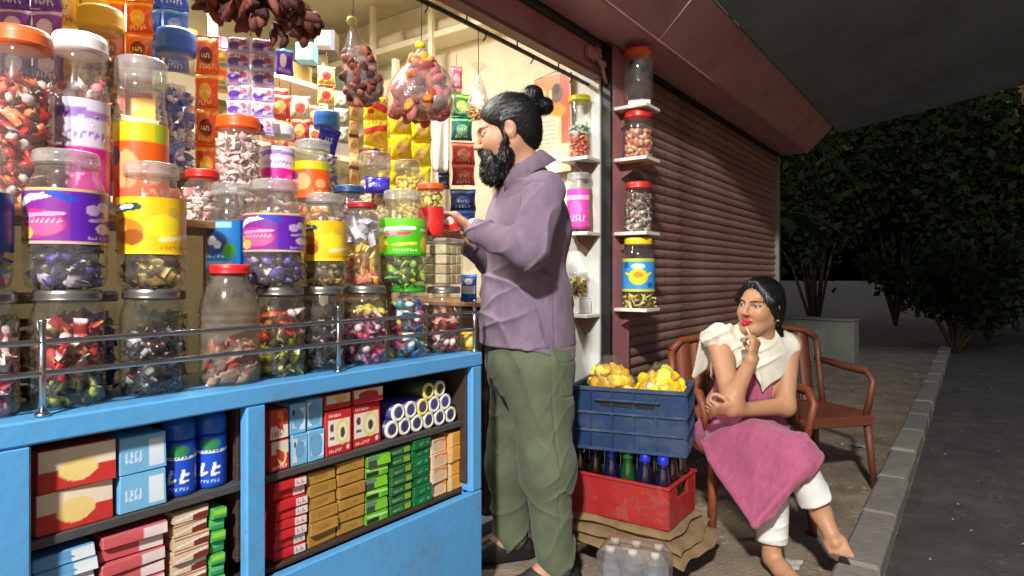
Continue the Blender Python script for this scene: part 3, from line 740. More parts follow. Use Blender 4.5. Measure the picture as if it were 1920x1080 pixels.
# ================================================================ hanging strips and packets
def strip(label, px, py, y, cols, rows, w, h, paints, gap=.004, name='sachet_strip', cat='sachets', grp=None, t=.014, rz=None, cx=1):
    top = W3(px, py, y)
    r_ = thing(name, label, cat, top, FACE * .75 if rz is None else rz, grp)
    mes = [pouch_mesh(p, w, h, t, 20 + i) for i, p in enumerate(paints)]
    for me in mes: me.materials.append(m_film)
    for i in range(cols):
        for k in range(rows):
            o = ob('sachet', mes[(i * 2 + k) % len(mes)], None, r_, ((i - (cols - 1) / 2) * (w * cx), RNG.uniform(-.006, .006), -k * (h * .97) - .012))
            o.rotation_euler = (RNG.uniform(-.09, .09), RNG.uniform(-.03, .03), RNG.uniform(-.14, .14))
    L = MB(); L.tube([(0, 0, -.01), (0, 0, .05)], .0012, 5); L.build('string', m_rope, r_)
    return r_
def sp_purple(sd):
    p = Paint(22, 20, (206, 190, 222)); p.rect(0, .62, 1, 1, (226, 214, 232)).ell(.35, .42, .3, .22, (96, 60, 170)).band(.2, .2, .85, .3, .06, (150, 120, 214)).ell(.72, .6, .16, .18, (206, 96, 110)).marks(.2, .72, .8, .9, (150, 90, 160), 5, sd).ell(.6, .3, .1, .1, (240, 230, 246)).ell(.25, .75, .1, .1, (220, 130, 90)); return p
strip('long double strip of purple and white sachets hanging at left', 470, 62, 1.66, 2, 6, .064, .047, [sp_purple(i) for i in range(3)], t=.02)
def sp(bg, a, b_, sd=1, oval=None):
    p = Paint(20, 24, bg); p.rect(0, .8, 1, .92, a).ell(.5, .45, .28, .22, oval or a).marks(.2, .12, .8, .26, b_, 5, sd).marks(.3, .38, .7, .54, b_, 4, sd + 1); return p
YL = [sp((246, 226, 10), (252, 240, 60), (206, 170, 60), 2, (226, 200, 120)), sp((244, 218, 8), (250, 236, 50), (214, 140, 40), 5, (232, 210, 130))]
strip('column of bright yellow packets hanging left of the white sheet', 752, 198, 1.86, 1, 4, .088, .104, YL, t=.03, name='yellow_packet_strip', cat='packets')
strip('column of bright yellow packets hanging right of the first yellow column', 789, 212, 1.90, 1, 3, .088, .108, YL[::-1], t=.03, name='yellow_packet_strip', cat='packets')
YR = [Paint(20, 26, (244, 222, 20)).band(.1, .7, .9, .45, .14, (224, 60, 40)).ell(.55, .75, .16, .1, (70, 60, 150)).ell(.3, .35, .15, .1, (210, 40, 30)).marks(.2, .1, .8, .22, (236, 150, 40), 4, 2),
      Paint(20, 26, (246, 224, 30)).band(.1, .5, .9, .65, .12, (226, 70, 50)).ell(.5, .3, .3, .14, (238, 180, 60)).marks(.2, .8, .8, .92, (200, 60, 40), 4, 4)]
strip('strip of yellow and red packets hanging below the brown bag', 704, 172, 1.80, 1, 3, .09, .095, YR, t=.03, name='yellow_red_strip', cat='packets')
TN = [Paint(12, 22, (222, 186, 116)).rect(0, .0, 1, .16, (130, 80, 40)).ell(.5, .55, .3, .2, (240, 216, 150)), Paint(12, 22, (230, 196, 120)).rect(0, .84, 1, 1, (150, 90, 50)).ell(.5, .4, .3, .2, (206, 150, 80))]
strip('narrow strip of tan sachets hanging left of the yellow packets', 664, 160, 1.78, 1, 6, .034, .058, TN, t=.012)
ORG = [sp((236, 110, 24), (246, 170, 60), (250, 220, 120), 3, (120, 30, 24)), sp((230, 90, 20), (250, 190, 40), (250, 230, 160), 6)]
strip('column of orange snack packets hanging at the left', 388, 60, 1.92, 1, 4, .07, .115, ORG, t=.035, name='orange_packet_strip', cat='packets')
RB = [Paint(16, 22, (240, 190, 60)).rect(0, .7, 1, 1, (226, 120, 90)).rect(0, .35, 1, .5, (110, 190, 120)).rect(0, .15, 1, .3, (70, 170, 190)).ell(.5, .6, .2, .1, (240, 230, 120))]
strip('rainbow coloured packets hanging behind the purple sachets', 414, 82, 2.0, 1, 2, .052, .075, RB, t=.02)
GN = [sp((34, 130, 80), (190, 216, 90), (206, 230, 206), 2), sp((26, 100, 96), (120, 190, 150), (214, 236, 220), 4), sp((40, 110, 150), (110, 180, 210), (226, 236, 240), 7)]
strip('green and teal packets hanging in front of the man\'s face', 866, 172, 2.02, 1, 2, .105, .115, [GN[0], GN[1]], t=.03, name='green_packet_strip', cat='packets')
RD = [sp((196, 60, 56), (226, 140, 120), (240, 210, 200), 2), sp((176, 44, 48), (216, 110, 100), (240, 220, 210), 4)]
strip('red packets hanging in front of the man\'s beard', 869, 262, 2.0, 1, 2, .115, .105, RD, t=.04, name='red_packet_strip', cat='packets')
NV = [sp((24, 34, 84), (60, 90, 160), (190, 200, 220), 3), sp((20, 50, 110), (50, 80, 140), (220, 190, 110), 6)]
strip('navy blue packets hanging low in front of the man\'s chest', 868, 350, 1.98, 1, 2, .125, .10, NV, t=.03, name='navy_packet_strip', cat='packets')
strip('navy packets hanging beside the white sheet above the red jar', 832, 296, 2.05, 1, 2, .055, .07, NV[::-1], t=.022, name='navy_packet_strip', cat='packets')
MX = [sp((214, 60, 60), (240, 200, 90), (250, 236, 210), 2), sp((236, 206, 120), (196, 60, 60), (150, 60, 40), 5), sp((210, 214, 190), (226, 90, 70), (120, 130, 90), 7)]
strip('red and cream packets hanging right of the purple sachets', 545, 172, 2.1, 2, 2, .072, .09, MX, t=.03, name='mixed_packet_strip', cat='packets')
strip('cream and red packets hanging above the blue lidded jar', 575, 190, 2.3, 2, 2, .07, .085, MX[::-1], t=.03, name='mixed_packet_strip', cat='packets')
strip('red packets hanging under the violet packet', 524, 158, 2.2, 1, 3, .07, .085, MX[:1], t=.03, name='mixed_packet_strip', cat='packets')
strip('cream packets hanging over the back shelf beside the grey carton', 612, 120, 2.25, 1, 2, .075, .08, MX[1:2], t=.03, name='mixed_packet_strip', cat='packets')
strip('grey green packets hanging left of the tan sachets', 640, 165, 2.15, 1, 3, .06, .075, [sp((150, 156, 140), (206, 210, 190), (90, 96, 84), 3)], t=.025, name='mixed_packet_strip', cat='packets')
strip('yellow packets hanging between the red yellow strip and yellow columns', 726, 205, 1.95, 1, 3, .075, .10, YL, t=.03, name='yellow_packet_strip', cat='packets')
strip('pink packets hanging right of the round brown bag', 856, 120, 2.1, 1, 1, .06, .11, [sp((206, 90, 120), (236, 160, 180), (240, 220, 226), 3)], t=.025, name='pink_packet_strip', cat='packets')
LF = [([sp((110, 60, 180), (220, 200, 240), (240, 236, 250), 2), sp((150, 80, 190), (240, 210, 240), (250, 240, 255), 3)], 60), ([sp((240, 200, 40), (250, 226, 120), (160, 80, 30), 4)], 150), (ORG, 235), ([sp((40, 110, 200), (120, 180, 230), (240, 240, 250), 5)], 305)]
for i, (pp, px) in enumerate(LF):
    strip(['purple', 'yellow', 'orange', 'blue'][i] + ' snack packets hanging above the jars in the left of the shop', px, [-60, -90, -70, -110][i], 2.05, 2, 4, .075, .10, pp, t=.035, name='hanging_packet_strip', cat='packets')
# white plastic sheet
v, f = [], []
for j in range(14):
    for i in range(8):
        u, t = i / 7, j / 13; v.append(((u - .5) * .075, .010 * math.sin(u * 9 + t * 2) * (.4 + t), -t * .31 - .01 * math.sin(u * 3)))
for j in range(13):
    for i in range(7): f.append((j * 8 + i, j * 8 + i + 1, (j + 1) * 8 + i + 1, (j + 1) * 8 + i))
b = MB(); b.add(v, f); o = b.build('plastic_sheet', mat('white_sheet', (208, 204, 196), .35, var=.06, vs=15, bump=.2, bs=30), None, W3(826, 196, 2.02), FACE)
mod = o.modifiers.new('thick', 'SOLIDIFY'); mod.thickness = .0015
tag(o, 'crumpled white plastic sheet hanging beside the yellow packets', 'sheet')

# clear bags of brown snacks tied to the rod
def blob_vf(rx, ry, h, seed, neck=.12, n=26, m=18, flare=0.0):
    """slack bag: tied neck at z = 0, widest low down, creased film"""
    g = np.random.default_rng(seed); ph = g.uniform(0, 6, 6)
    v = []
    for j in range(m):
        t = j / (m - 1)
        w = neck + (1 - neck) * (math.sin(min(1, t * 1.28) * math.pi / 2) ** 1.15) if t < .78 else math.sqrt(max(0, 1 - ((t - .78) / .22) ** 2))
        for i in range(n):
            a = 2 * math.pi * i / n
            c = 1 + .09 * math.sin(3 * a + ph[0] + 3 * t) + .06 * math.sin(7 * a + ph[1]) * (1 - t) + .05 * math.sin(5 * a + 9 * t + ph[2])
            v.append((rx * w * c * math.cos(a) + flare * t * h, ry * w * c * math.sin(a), -t * h))
    f = [(j * n + i, (j + 1) * n + i, (j + 1) * n + (i + 1) % n, j * n + (i + 1) % n) for j in range(m - 1) for i in range(n)]
    return np.array(v), f
def snack_bag(label, loc, rx, ry, h, cols, kind, s, seed, fillz=.55, string=.1, knot=(226, 220, 60), rz=0., tied=True, flare=0.0):
    r_ = thing('snack_bag', label, 'bag', loc, rz)
    v, f = blob_vf(rx, ry, h, seed, flare=flare); b = MB(); b.add(v, f)
    if tied: b.add(*[(np.array([(0, 0, 0), (.03, .01, .035), (.012, -.012, .045), (-.03, .0, .04), (-.02, .014, .03)])), [(0, 1, 2), (0, 2, 3), (0, 3, 4)]])
    b.build('film', m_bag, r_)
    g = np.random.default_rng(seed + 50); b = MB(); k = 0
    while k < 95:
        a, t, q = g.uniform(0, 6.283), g.uniform(1 - fillz, .96), math.sqrt(g.uniform(.25, 1))
        w = math.sin(min(1, t * 1.28) * math.pi / 2) ** 1.15 if t < .78 else math.sqrt(max(0, 1 - ((t - .78) / .22) ** 2))
        pv, pf = piece(kind, s * g.uniform(.8, 1.2), g)
        b.add(pv @ rot3(g).T + np.array([rx * .86 * q * w * math.cos(a) + flare * t * h, ry * .86 * q * w * math.sin(a), -t * h]), pf, lin(cols[g.integers(len(cols))])); k += 1
    stuff(b.build('snacks', m_dry, r_, cols=True))
    if string:
        b = MB(); b.tube([(0, 0, .0), (0, 0, string)], .0016, 6); b.build('string', m_rope, r_)
    if tied and knot:
        b = MB(); b.lathe([(0, -.012), (.014, -.008), (.017, 0), (.012, .01), (0, .014)], 10, (-.004, 0, .012)); b.build('tie', mat('tie_%d' % knot[0], knot, .5), r_)
    return r_
BR = [(120, 56, 40), (150, 80, 56), (92, 40, 30), (170, 104, 80), (70, 32, 26)]
OB = [(206, 116, 40), (176, 76, 50), (226, 160, 60), (150, 60, 60), (190, 110, 110)]
q = W3(790, 92, 1.46)
snack_bag('round clear bag of orange and brown snacks hanging on a string', q, .115, .085, .235, OB, 'nugget', .052, 3, .84, 1.98 - q[2], (240, 226, 20), FACE)
q = W3(662, 46, 1.56)
snack_bag('slanted clear bag of dark brown sticks hanging beside the orange lined bag', q,   .062, .05, .25, BR, 'nugget', .040, 5, .66, .12, (214, 216, 120), FACE, flare=.16)
q = W3(897, 140, 1.46)
snack_bag('flat pale clear bag hanging by the man\'s forehead', q, .042, .02, .165, [(206, 170, 96), (190, 150, 80)], 'stick', .016, 8, .28, 1.98 - q[2], None, FACE)
# bundle of brown pods at the top left
PODC = [(92, 46, 36), (112, 58, 44), (76, 36, 30), (126, 72, 56), (60, 30, 26), (104, 40, 40)]
def bundle(label, loc, n, sx, sz, L, seed, rz=FACE):
    r_ = thing('dried_pod_bundle', label, 'bundle', loc, rz); g = np.random.default_rng(seed)
    for i in range(n):
        a = g.uniform(-1, 1); c = np.array([a * sx, g.uniform(-.05, .05), -abs(g.normal(0, .5)) * sz])
        d = np.array([g.normal(0, .7), g.normal(0, .3), -g.uniform(.2, 1)]); d /= np.linalg.norm(d); l = L * g.uniform(.7, 1.3); k = np.cross(d, [0, 1, 0])
        b = MB(); b.tube([c, c + d * l * .35 + k * .003, c + d * l * .7 + k * .003, c + d * l], np.array([.004, .014, .013, .004]) * g.uniform(.7, 1.25), 7, lin(PODC[g.integers(len(PODC))]))
        b.build('pod', m_dry, r_, cols=True)
    b = MB(); b.tube([(0, 0, -.02), (0, 0, .12)], .003, 6); b.build('string', m_rope, r_)
bundle('wide bundle of reddish brown dried pods hanging at the top left', W3(470, -22, 1.50), 84, .125, .07, .055, 2)
bundle('small bundle of brown dried pods beside the wide one', W3(556, 10, 1.55), 32, .045, .05, .05, 4)

# boxes and bundles stored on the ledges and along the back
def carton_mesh(w, d, h, p, side, bev=.002):
    """card carton with a printed front; base at z = 0, front at y = 0"""
    b = MB(); b.box((0, d / 2, h / 2), (w, d, h), bev, col=lin(side))
    v, f, c = flat_vf(p, w - 2 * bev, h - 2 * bev, .0006); v[:, 2] += bev
    b.add(v, f, c, False)
    g_ = np.random.default_rng(int(w * 1e5 + h * 1e4)); q_ = np.array(b.v); k_ = g_.uniform(-1, 1, (2, 2, 2, 3)) * .0016
    t_ = np.clip((q_ - q_.min(0)) / (np.ptp(q_, 0) + 1e-9), 0, 1)
    for i_ in (0, 1):
        for j_ in (0, 1):
            for l_ in (0, 1): q_ = q_ + (np.abs(1 - i_ - t_[:, :1]) * np.abs(1 - j_ - t_[:, 1:2]) * np.abs(1 - l_ - t_[:, 2:])) * k_[i_, j_, l_]
    q_[:, 1] -= .0015 * np.sin(t_[:, 0] * 3.14) * np.sin(t_[:, 2] * 3.14) * g_.uniform(-1, 1)
    b.v = q_.tolist()
    return b.mesh(True)
def carton(label, me, loc, rz=0., name='carton', cat='box', grp=None):
    if not me.materials: me.materials.append(m_card)
    return tag(ob(name, me, None, None, loc, rz), label, cat, grp)
me = carton_mesh(.08, .08, .08, Paint(20, 16, (96, 170, 220)).rect(.55, 0, .8, 1, (150, 210, 240)).marks(.1, .3, .5, .6, (230, 240, 250), 4, 3), (120, 180, 214))
carton('pale blue carton on the upper shelf behind the violet packet', me, W3(570, 112, 2.45), FACE)
me = carton_mesh(.095, .08, .095, Paint(20, 16, (190, 160, 110)).rect(0, 0, 1, .25, (70, 50, 40)).rect(.8, 0, 1, 1, (70, 80, 110)).ell(.45, .6, .2, .2, (220, 190, 140)), (120, 100, 80))
carton('small brown carton on the upper shelf near the brown pods', me, W3(608, 94, 2.45), FACE)
bs = thing('back_shelf', 'cream painted shelf frame at the back of the shop', 'shelf', (1.5, 2.5, .05))
for z in (1.32, 1.62, 1.935):
    b = MB(); b.box((0, .14, z - .012), (1.9, .28, .024), .003); b.build('board', m_cream, bs)
for x in (-.92, -.1, .45, .92):
    b = MB(); b.box((x, .015, 1.1), (.035, .03, 2.2), .003); b.build('upright', m_cream, bs)
g2 = random.Random(5)
for i, (px, py, cc, w, h) in enumerate([(528, 262, (206, 96, 70), .1, .12), (640, 250, (150, 140, 130), .12, .15), (690, 120, (236, 226, 196), .18, .09), (745, 112, (230, 220, 190), .14, .08), (560, 165, (214, 190, 120), .11, .08), (660, 190, (120, 130, 120), .1, .11)]):
    me = carton_mesh(w, .1, h, Paint(16, 12, cc).marks(.2, .4, .8, .6, tuple(max(0, q - 50) for q in cc), 5, i).rect(0, 0, 1, .12, tuple(min(255, q + 20) for q in cc)), cc)
    zb = min((1.371, 1.671, 1.987), key=lambda z: abs(z - W3(px, py, 2.5)[2]))
    x = float(XY(px, 2.56))
    carton(['red brown carton low on the back shelf at left', 'grey carton on the back shelf left of the tan sachets', 'wide cream carton on the top of the back shelf', 'cream carton at the right end of the top back shelf', 'straw coloured carton on the back shelf behind the sachets', 'dull green carton on the back shelf behind the tan sachets'][i], me, (x, 2.53, zb), g2.uniform(-.1, .1))
BK = [('olive', (120, 124, 70)), ('brick red', (170, 70, 54)), ('teal', (50, 120, 120)), ('mustard', (206, 160, 60)), ('cream', (226, 214, 180)), ('navy', (40, 50, 100)), ('pink', (214, 130, 150)), ('green', (70, 140, 70)), ('white', (226, 224, 216)), ('brown', (120, 84, 60))]
k_ = 0
for zb, nm in ((1.371, 'lowest'), (1.671, 'middle'), (1.986, 'top')):
    x = .66
    for cn, cc in g2.sample(BK, 8):
        w, h = g2.uniform(.07, .12), g2.uniform(.10, .20)
        me = carton_mesh(w, .12, h, Paint(14, 16, cc).ell(.5, .55, .3, .2, tuple(min(255, q + 50) for q in cc)).marks(.15, .15, .85, .26, tuple(max(0, q - 60) for q in cc), 6, k_).rect(0, .85, 1, 1, tuple(max(0, q - 30) for q in cc)), cc)
        carton('%s carton standing on the %s board of the back shelf' % (cn, nm), me, (x + w / 2, 2.64 + g2.uniform(-.01, .02), zb), g2.uniform(-.12, .12), 'carton', 'box', 'cartons on the back shelf'); x += w + g2.uniform(.01, .05); k_ += 1

# long cream rolls lying on the side wall ledges
m_roll = mat('cream_paper', (224, 212, 178), .8, var=.1, vs=7, bump=.3, bs=22)
for i, (y0, y1, z, x) in enumerate([(2.02, 2.55, 2.42, 2.57), (2.6, 3.3, 2.425, 2.57), (2.4, 3.2, 2.165, 2.55), (2.62, 3.3, 1.885, 2.54)]):
    b = MB(); b.tube([(x, y0, z), (x, (y0 + y1) / 2, z - .004), (x, y1, z)], .045, 14)
    tag(b.build('paper_roll', m_roll), ['cream paper roll on the top wall ledge nearest the street', 'cream paper roll at the back of the top wall ledge', 'cream paper roll on the middle wall ledge', 'cream paper roll on the lowest wall ledge'][i], 'roll', 'rolls on the wall ledges')
# ================================================================ goods inside the counter
ORD = ['bottom', 'second lowest', 'third lowest', 'fourth lowest', 'fifth lowest', 'sixth lowest', 'seventh lowest', 'top']
NTH = ['first', 'second', 'third', 'fourth', 'fifth', 'sixth']
BY = CY + .045
def stack(what, px0, px1, z0, n, h, p, side, d=.13, cat='box', name='carton', y=BY, x0=None, x1=None, zmax=None):
    xa, xb = (float(XY(px0, y)), float(XY(px1, y))) if x0 is None else (x0, x1)
    ps = p if isinstance(p, list) else [p]
    mes = [carton_mesh(xb - xa - .003, d, h - .0012, q, side) for q in ps]
    for k in range(n):
        where = 'top' if k == n - 1 else ORD[k]
        carton(('%s, %s of its pile%s' % (what[0], where, what[1])) if n > 1 else what[0] + what[1], mes[k % len(mes)], ((xa + xb) / 2 + random.uniform(-.0025, .0025), y + random.uniform(-.008, .006), z0 + k * h), random.uniform(-.05, .05), name, cat, what[2])
Z_UP, Z_LO = .6165, .3975
p = Paint(22, 18, (206, 40, 36)).rect(0, .55, 1, 1, (226, 210, 190)).ell(.62, .45, .25, .3, (240, 214, 130)).ell(.62, .45, .13, .18, (150, 60, 40)).marks(.1, .08, .9, .2, (250, 220, 210), 6, 2)
p2 = Paint(22, 18, (196, 60, 36)).rect(0, 0, 1, .45, (232, 220, 200)).ell(.55, .72, .2, .22, (236, 140, 50)).marks(.1, .1, .8, .3, (190, 60, 50), 5, 3)
stack(('red and white carton', ' at the left of the upper shelf', 'red and white cartons on the upper shelf'), 503, 541, Z_UP, 2, .075, [p, p2], (196, 60, 50))
p = Paint(24, 18, (120, 186, 226)).rect(.62, .1, .95, .85, (226, 236, 244)).ell(.2, .7, .1, .12, (60, 60, 60)).marks(.1, .2, .55, .4, (236, 244, 250), 5, 3).ell(.78, .5, .1, .2, (110, 170, 210))
p2 = Paint(24, 18, (130, 190, 226)).rect(.0, .1, .3, .9, (232, 240, 246)).marks(.4, .5, .9, .8, (240, 244, 250), 4, 5).ell(.15, .7, .08, .1, (60, 80, 110))
stack(('light blue carton', ' left column', 'light blue cartons on the upper shelf'), 543, 576, Z_UP, 2, .077, [p2, p], (110, 170, 214))
stack(('light blue carton', ' right column', 'light blue cartons on the upper shelf'), 577, 609, Z_UP, 2, .079, [p, p2], (110, 170, 214))
p = Paint(30, 30, (200, 36, 42)).rect(.06, .22, .94, .80, (236, 226, 210)).ell(.64, .5, .27, .30, (232, 214, 120)).ell(.64, .5, .20, .22, (240, 232, 200)).ell(.64, .48, .09, .12, (70, 70, 50)).ell(.22, .62, .08, .09, (120, 40, 70)).rect(.14, .36, .3, .42, (90, 90, 90)).marks(.1, .06, .6, .14, (246, 214, 206), 7, 3).ell(.86, .12, .06, .05, (250, 230, 226)).marks(.1, .86, .6, .93, (246, 220, 210), 7, 4)
p3 = Paint(30, 12, (214, 50, 50)).rect(0, .4, 1, 1, (236, 226, 206)).ell(.6, .7, .25, .3, (226, 200, 120))
for i, (a, c) in enumerate(((610, 659), (661, 716))):
    w = ['left', 'right'][i]
    stack(('red carton with a round badge', ', %s of the pair' % w, 'red cartons with round badges'), a, c, Z_UP, 1, .118, p, (190, 40, 44))
    stack(('thin red and cream carton', ', %s of the pair' % w, 'thin cartons on the badge cartons'), a, c, Z_UP + .1185, 1, .042, p3, (200, 60, 56))
# rolls seen end on
def roll(label, x, z, ring, body, y=BY):
    r_ = thing('paper_roll', label, 'roll', (x, y, z), random.uniform(-.05, .05), 'rolls at the right of the upper shelf')
    R_ = .0255
    b = MB(); v, f = lathe_vf([(R_, 0), (R_, .15), (.015, .152)], 18); v = v[:, [0, 2, 1]]; b.add(v, [q[::-1] for q in f]); b.build('wrapper', mat('roll_%d_%d' % (body[0], body[2]), body, .4, var=.12), r_)
    b = MB(); prof = [(R_ + .0006, .004), (R_, -.001), (.0165, -.002), (.0155, .004), (.0155, .06)]; v, f = lathe_vf(prof, 18); v = v[:, [0, 2, 1]]; b.add(v, f[:-2]); b.build('ring', mat('ring_%d' % ring[2], ring, .5, var=.08), r_)
    b = MB(); v, f = lathe_vf([(0, .055), (.0155, .055)], 14); v = v[:, [0, 2, 1]]; b.add(v, f); b.build('core', m_black, r_)
xs0, xs1 = 1.262, 1.556
for k in range(6):
    roll('roll in the lower row of rolls, %s from the left' % NTH[k], xs0 + .026 + k * .0505, Z_UP + .0262, (232, 228, 206), (60, 52, 110))
for k in range(5):
    roll('roll in the second row of rolls, %s from the left' % NTH[k], xs0 + .051 + k * .0505, Z_UP + .0262 + .0445, (240, 220, 120) if k == 2 else (230, 226, 214), (76, 66, 140))
for k in range(2):
    roll('roll on top of the two rows of rolls, %s one' % ['left', 'right'][k], xs0 + .178 + k * .0505, Z_UP + .0262 + .089, [(232, 224, 120), (236, 226, 196)][k], (60, 70, 50))
# lower shelf
p = Paint(22, 9, (208, 34, 40)).rect(.62, 0, 1, 1, (232, 220, 216)).marks(.66, .2, .96, .8, (200, 60, 60), 4, 3).rect(0, 0, .62, .12, (150, 24, 28))
stack(('flat red and white carton', ' on the lower shelf', 'flat red cartons'), 514, 576, Z_LO, 8, .0240, p, (190, 36, 40))
pb = Paint(24, 10, (176, 130, 52)).marks(.28, .3, .72, .72, (128, 88, 36), 5, 2).rect(0, 0, 1, .08, (130, 92, 40))
pb2 = Paint(24, 10, (184, 136, 60)).marks(.25, .3, .75, .7, (140, 96, 40), 5, 6).rect(0, 0, 1, .08, (130, 92, 40))
stack(('golden brown carton', ', left brown pile', 'golden brown cartons'), 579, 633, Z_LO, 6, .0315, [pb, pb2], (160, 118, 50))
stack(('golden brown carton', ', right brown pile', 'golden brown cartons'), 634, 683, Z_LO, 6, .0325, [pb2, pb], (164, 120, 54))
p = Paint(20, 10, (120, 200, 30)).rect(0, .1, .55, .55, (34, 46, 40)).band(.1, .8, .9, .6, .10, (206, 240, 170)).rect(.7, 0, 1, .5, (90, 180, 30))
p2 = Paint(20, 10, (60, 80, 60)).rect(.4, 0, 1, 1, (130, 206, 40)).rect(0, .6, .5, .9, (120, 130, 140))
stack(('lime green and black carton', ', lower shelf', 'lime green cartons'), 685, 728, Z_LO, 6, .0315, [p, p2], (90, 150, 40))
p = Paint(20, 8, (38, 104, 48)).rect(.66, .2, .95, .8, (150, 170, 50)).marks(.1, .3, .6, .7, (170, 190, 150), 5, 2).rect(0, 0, 1, .12, (24, 66, 36))
stack(('dark green carton with yellow patch', ', lower shelf', 'dark green cartons'), 730, 770, Z_LO, 7, .0275, p, (40, 96, 50))
p = Paint(18, 9, (12, 112, 56)).marks(.3, .3, .6, .7, (120, 180, 140), 3, 2).rect(0, 0, 1, .08, (8, 80, 40)).ell(.8, .5, .05, .15, (110, 180, 130))
stack(('plain green carton', ' on the lower shelf', 'plain green cartons'), 772, 806, Z_LO, 7, .0280, p, (14, 104, 54))
p = Paint(18, 16, (236, 200, 160)).rect(0, .72, 1, 1, (226, 140, 70)).ell(.55, .4, .28, .24, (232, 160, 100)).rect(0, 0, .18, 1, (240, 224, 200))
p2 = Paint(18, 16, (240, 176, 50)).rect(0, 0, .2, 1, (244, 230, 206)).ell(.6, .5, .22, .26, (110, 96, 50)).rect(.2, .0, 1, .14, (226, 140, 40))
stack(('peach and white carton', ' on the lower shelf', 'peach cartons'), 809, 840, Z_LO, 4, .0450, p, (230, 190, 150))
stack(('orange yellow carton', ' at the right of the lower shelf', 'orange yellow cartons'), 841, 872, Z_LO, 4, .0465, p2, (230, 160, 60))
# left bay
def can_(label, x, y, z):
    r_ = thing('blue_tin', label, 'tin', (x, y, z), 0, 'blue tins on the left shelf')
    b = MB(); b.lathe([(0, 0), (.031, 0), (.033, .004), (.033, .112), (.030, .118)], 24); b.build('body', mat('tin_blue', (22, 70, 176), .32, var=.08, coat=.2), r_)
    b = MB(); b.lathe([(.031, .1185), (.0325, .121), (.0325, .150), (.026, .162), (.0, .165)], 24); b.build('cap', mat('cap_blue', (26, 96, 190), .35, var=.05), r_)
    p = Paint(34, 34, (24, 74, 190)); p.rect(0, .66, 1, .72, (230, 236, 240)).ell(.5, .84, .2, .12, (40, 130, 80)).marks(.28, .2, .72, .48, (236, 240, 246), 2, 3).marks(.3, .06, .7, .12, (180, 200, 230), 6, 5).marks(.3, .68, .7, .73, (40, 50, 90), 6, 2)
    a = math.atan2(-y, -x); v, f, c = wrap_vf(p, .0336, .008, .112, a - 1.6, a + 1.6); b = MB(); b.add(v, f, c); b.build('label', m_print, r_, cols=True)
for i, x in enumerate((.768, .698)):
    can_(['blue tin with cap nearest the left counter post', 'blue tin with cap second from the counter post'][i], x, BY + .035, Z_UP)
stack(('blue white carton', ' beside the blue tins', 'blue white cartons at left'), 0, 0, Z_UP, 2, .075, Paint(24, 18, (120, 186, 226)).rect(.62, .1, .95, .85, (226, 236, 244)).marks(.1, .3, .5, .6, (240, 246, 250), 4, 3), (110, 170, 214), x0=.562, x1=.655)
stack(('red cream carton', ' by the far left post', 'red cream cartons at left'), 0, 0, Z_UP, 2, .077, Paint(24, 18, (200, 50, 44)).rect(0, .5, 1, 1, (232, 214, 190)).ell(.5, .45, .25, .3, (236, 206, 130)), (200, 60, 50), x0=.425, x1=.555)
p = Paint(22, 10, (214, 190, 160)).rect(.55, 0, 1, .5, (120, 40, 36)).band(.1, .3, .9, .7, .08, (240, 226, 206)).rect(0, .85, 1, 1, (150, 70, 60))
stack(('beige and maroon packet', ' on the lower left shelf', 'beige maroon packets'), 0, 0, Z_LO, 7, .0270, p, (190, 160, 130), x0=.665, x1=.745)
p = Paint(14, 10, (80, 180, 60)).rect(0, .5, 1, 1, (150, 210, 60)).rect(0, 0, 1, .2, (40, 130, 100))
p2 = Paint(14, 10, (50, 150, 90)).rect(0, .5, 1, 1, (90, 190, 110))
stack(('small green packet', ' next to the counter post', 'small green packets'), 0, 0, Z_LO, 7, .0250, [p, p2], (70, 160, 70), x0=.748, x1=.784)
stack(('flat pink carton', ' at the lower far left', 'flat pink cartons'), 0, 0, Z_LO, 7, .0265, Paint(22, 9, (206, 90, 96)).rect(.6, 0, 1, 1, (230, 210, 206)), (190, 90, 96), x0=.53, x1=.655)
stack(('flat sky blue carton', ' at the lower far left', 'flat sky blue cartons'), 0, 0, Z_LO, 7, .026, Paint(22, 9, (96, 160, 206)).rect(.6, 0, 1, 1, (220, 226, 230)), (96, 150, 196), x0=.42, x1=.525)

# ================================================================ right jamb: corner shelves, jars, poster
def bracket_shelf(label, x0, x1, y0, y1, z, name='wall_shelf', grp=None, tri=False):
    r_ = thing(name, label, 'shelf', (x0, y1, z), 0, grp); w, d = x1 - x0, y1 - y0
    if tri:                                           # quarter shelf: square to the wall, cut off at the front corner
        pts = [(0, -d * .5), (0, 0), (w, 0), (w, -d), (w * .45, -d)]
        n = len(pts); v = [(a, c, q) for q in (-.014, 0) for a, c in pts]
        b = MB(); b.add(v, [tuple(range(n)), tuple(n + i for i in range(n))[::-1]] + [(i, n + i, n + (i + 1) % n, (i + 1) % n) for i in range(n)], smooth=False)
    else:
        b = MB(); b.box((w / 2, -d / 2, -.008), (w, d, .016), .002)
    b.build('board', m_wshelf, r_)
    b = MB()
    xx = w * .5
    b.add([(xx - .004, -.001, -.016), (xx + .004, -.001, -.016), (xx - .004, -d * .75, -.016), (xx + .004, -d * .75, -.016), (xx - .004, -.001, -.085), (xx + .004, -.001, -.085)], [(0, 2, 4), (1, 5, 3), (2, 3, 5, 4), (0, 1, 3, 2), (0, 4, 5, 1)], smooth=False)
    b.build('bracket', mat('shelf_bracket', (120, 84, 76), .6), r_)
    return r_
JS = [(298, 'upper'), (436, 'middle'), (588, 'lower')]
JY0, JY1, JX = 1.475, 1.625, 2.627
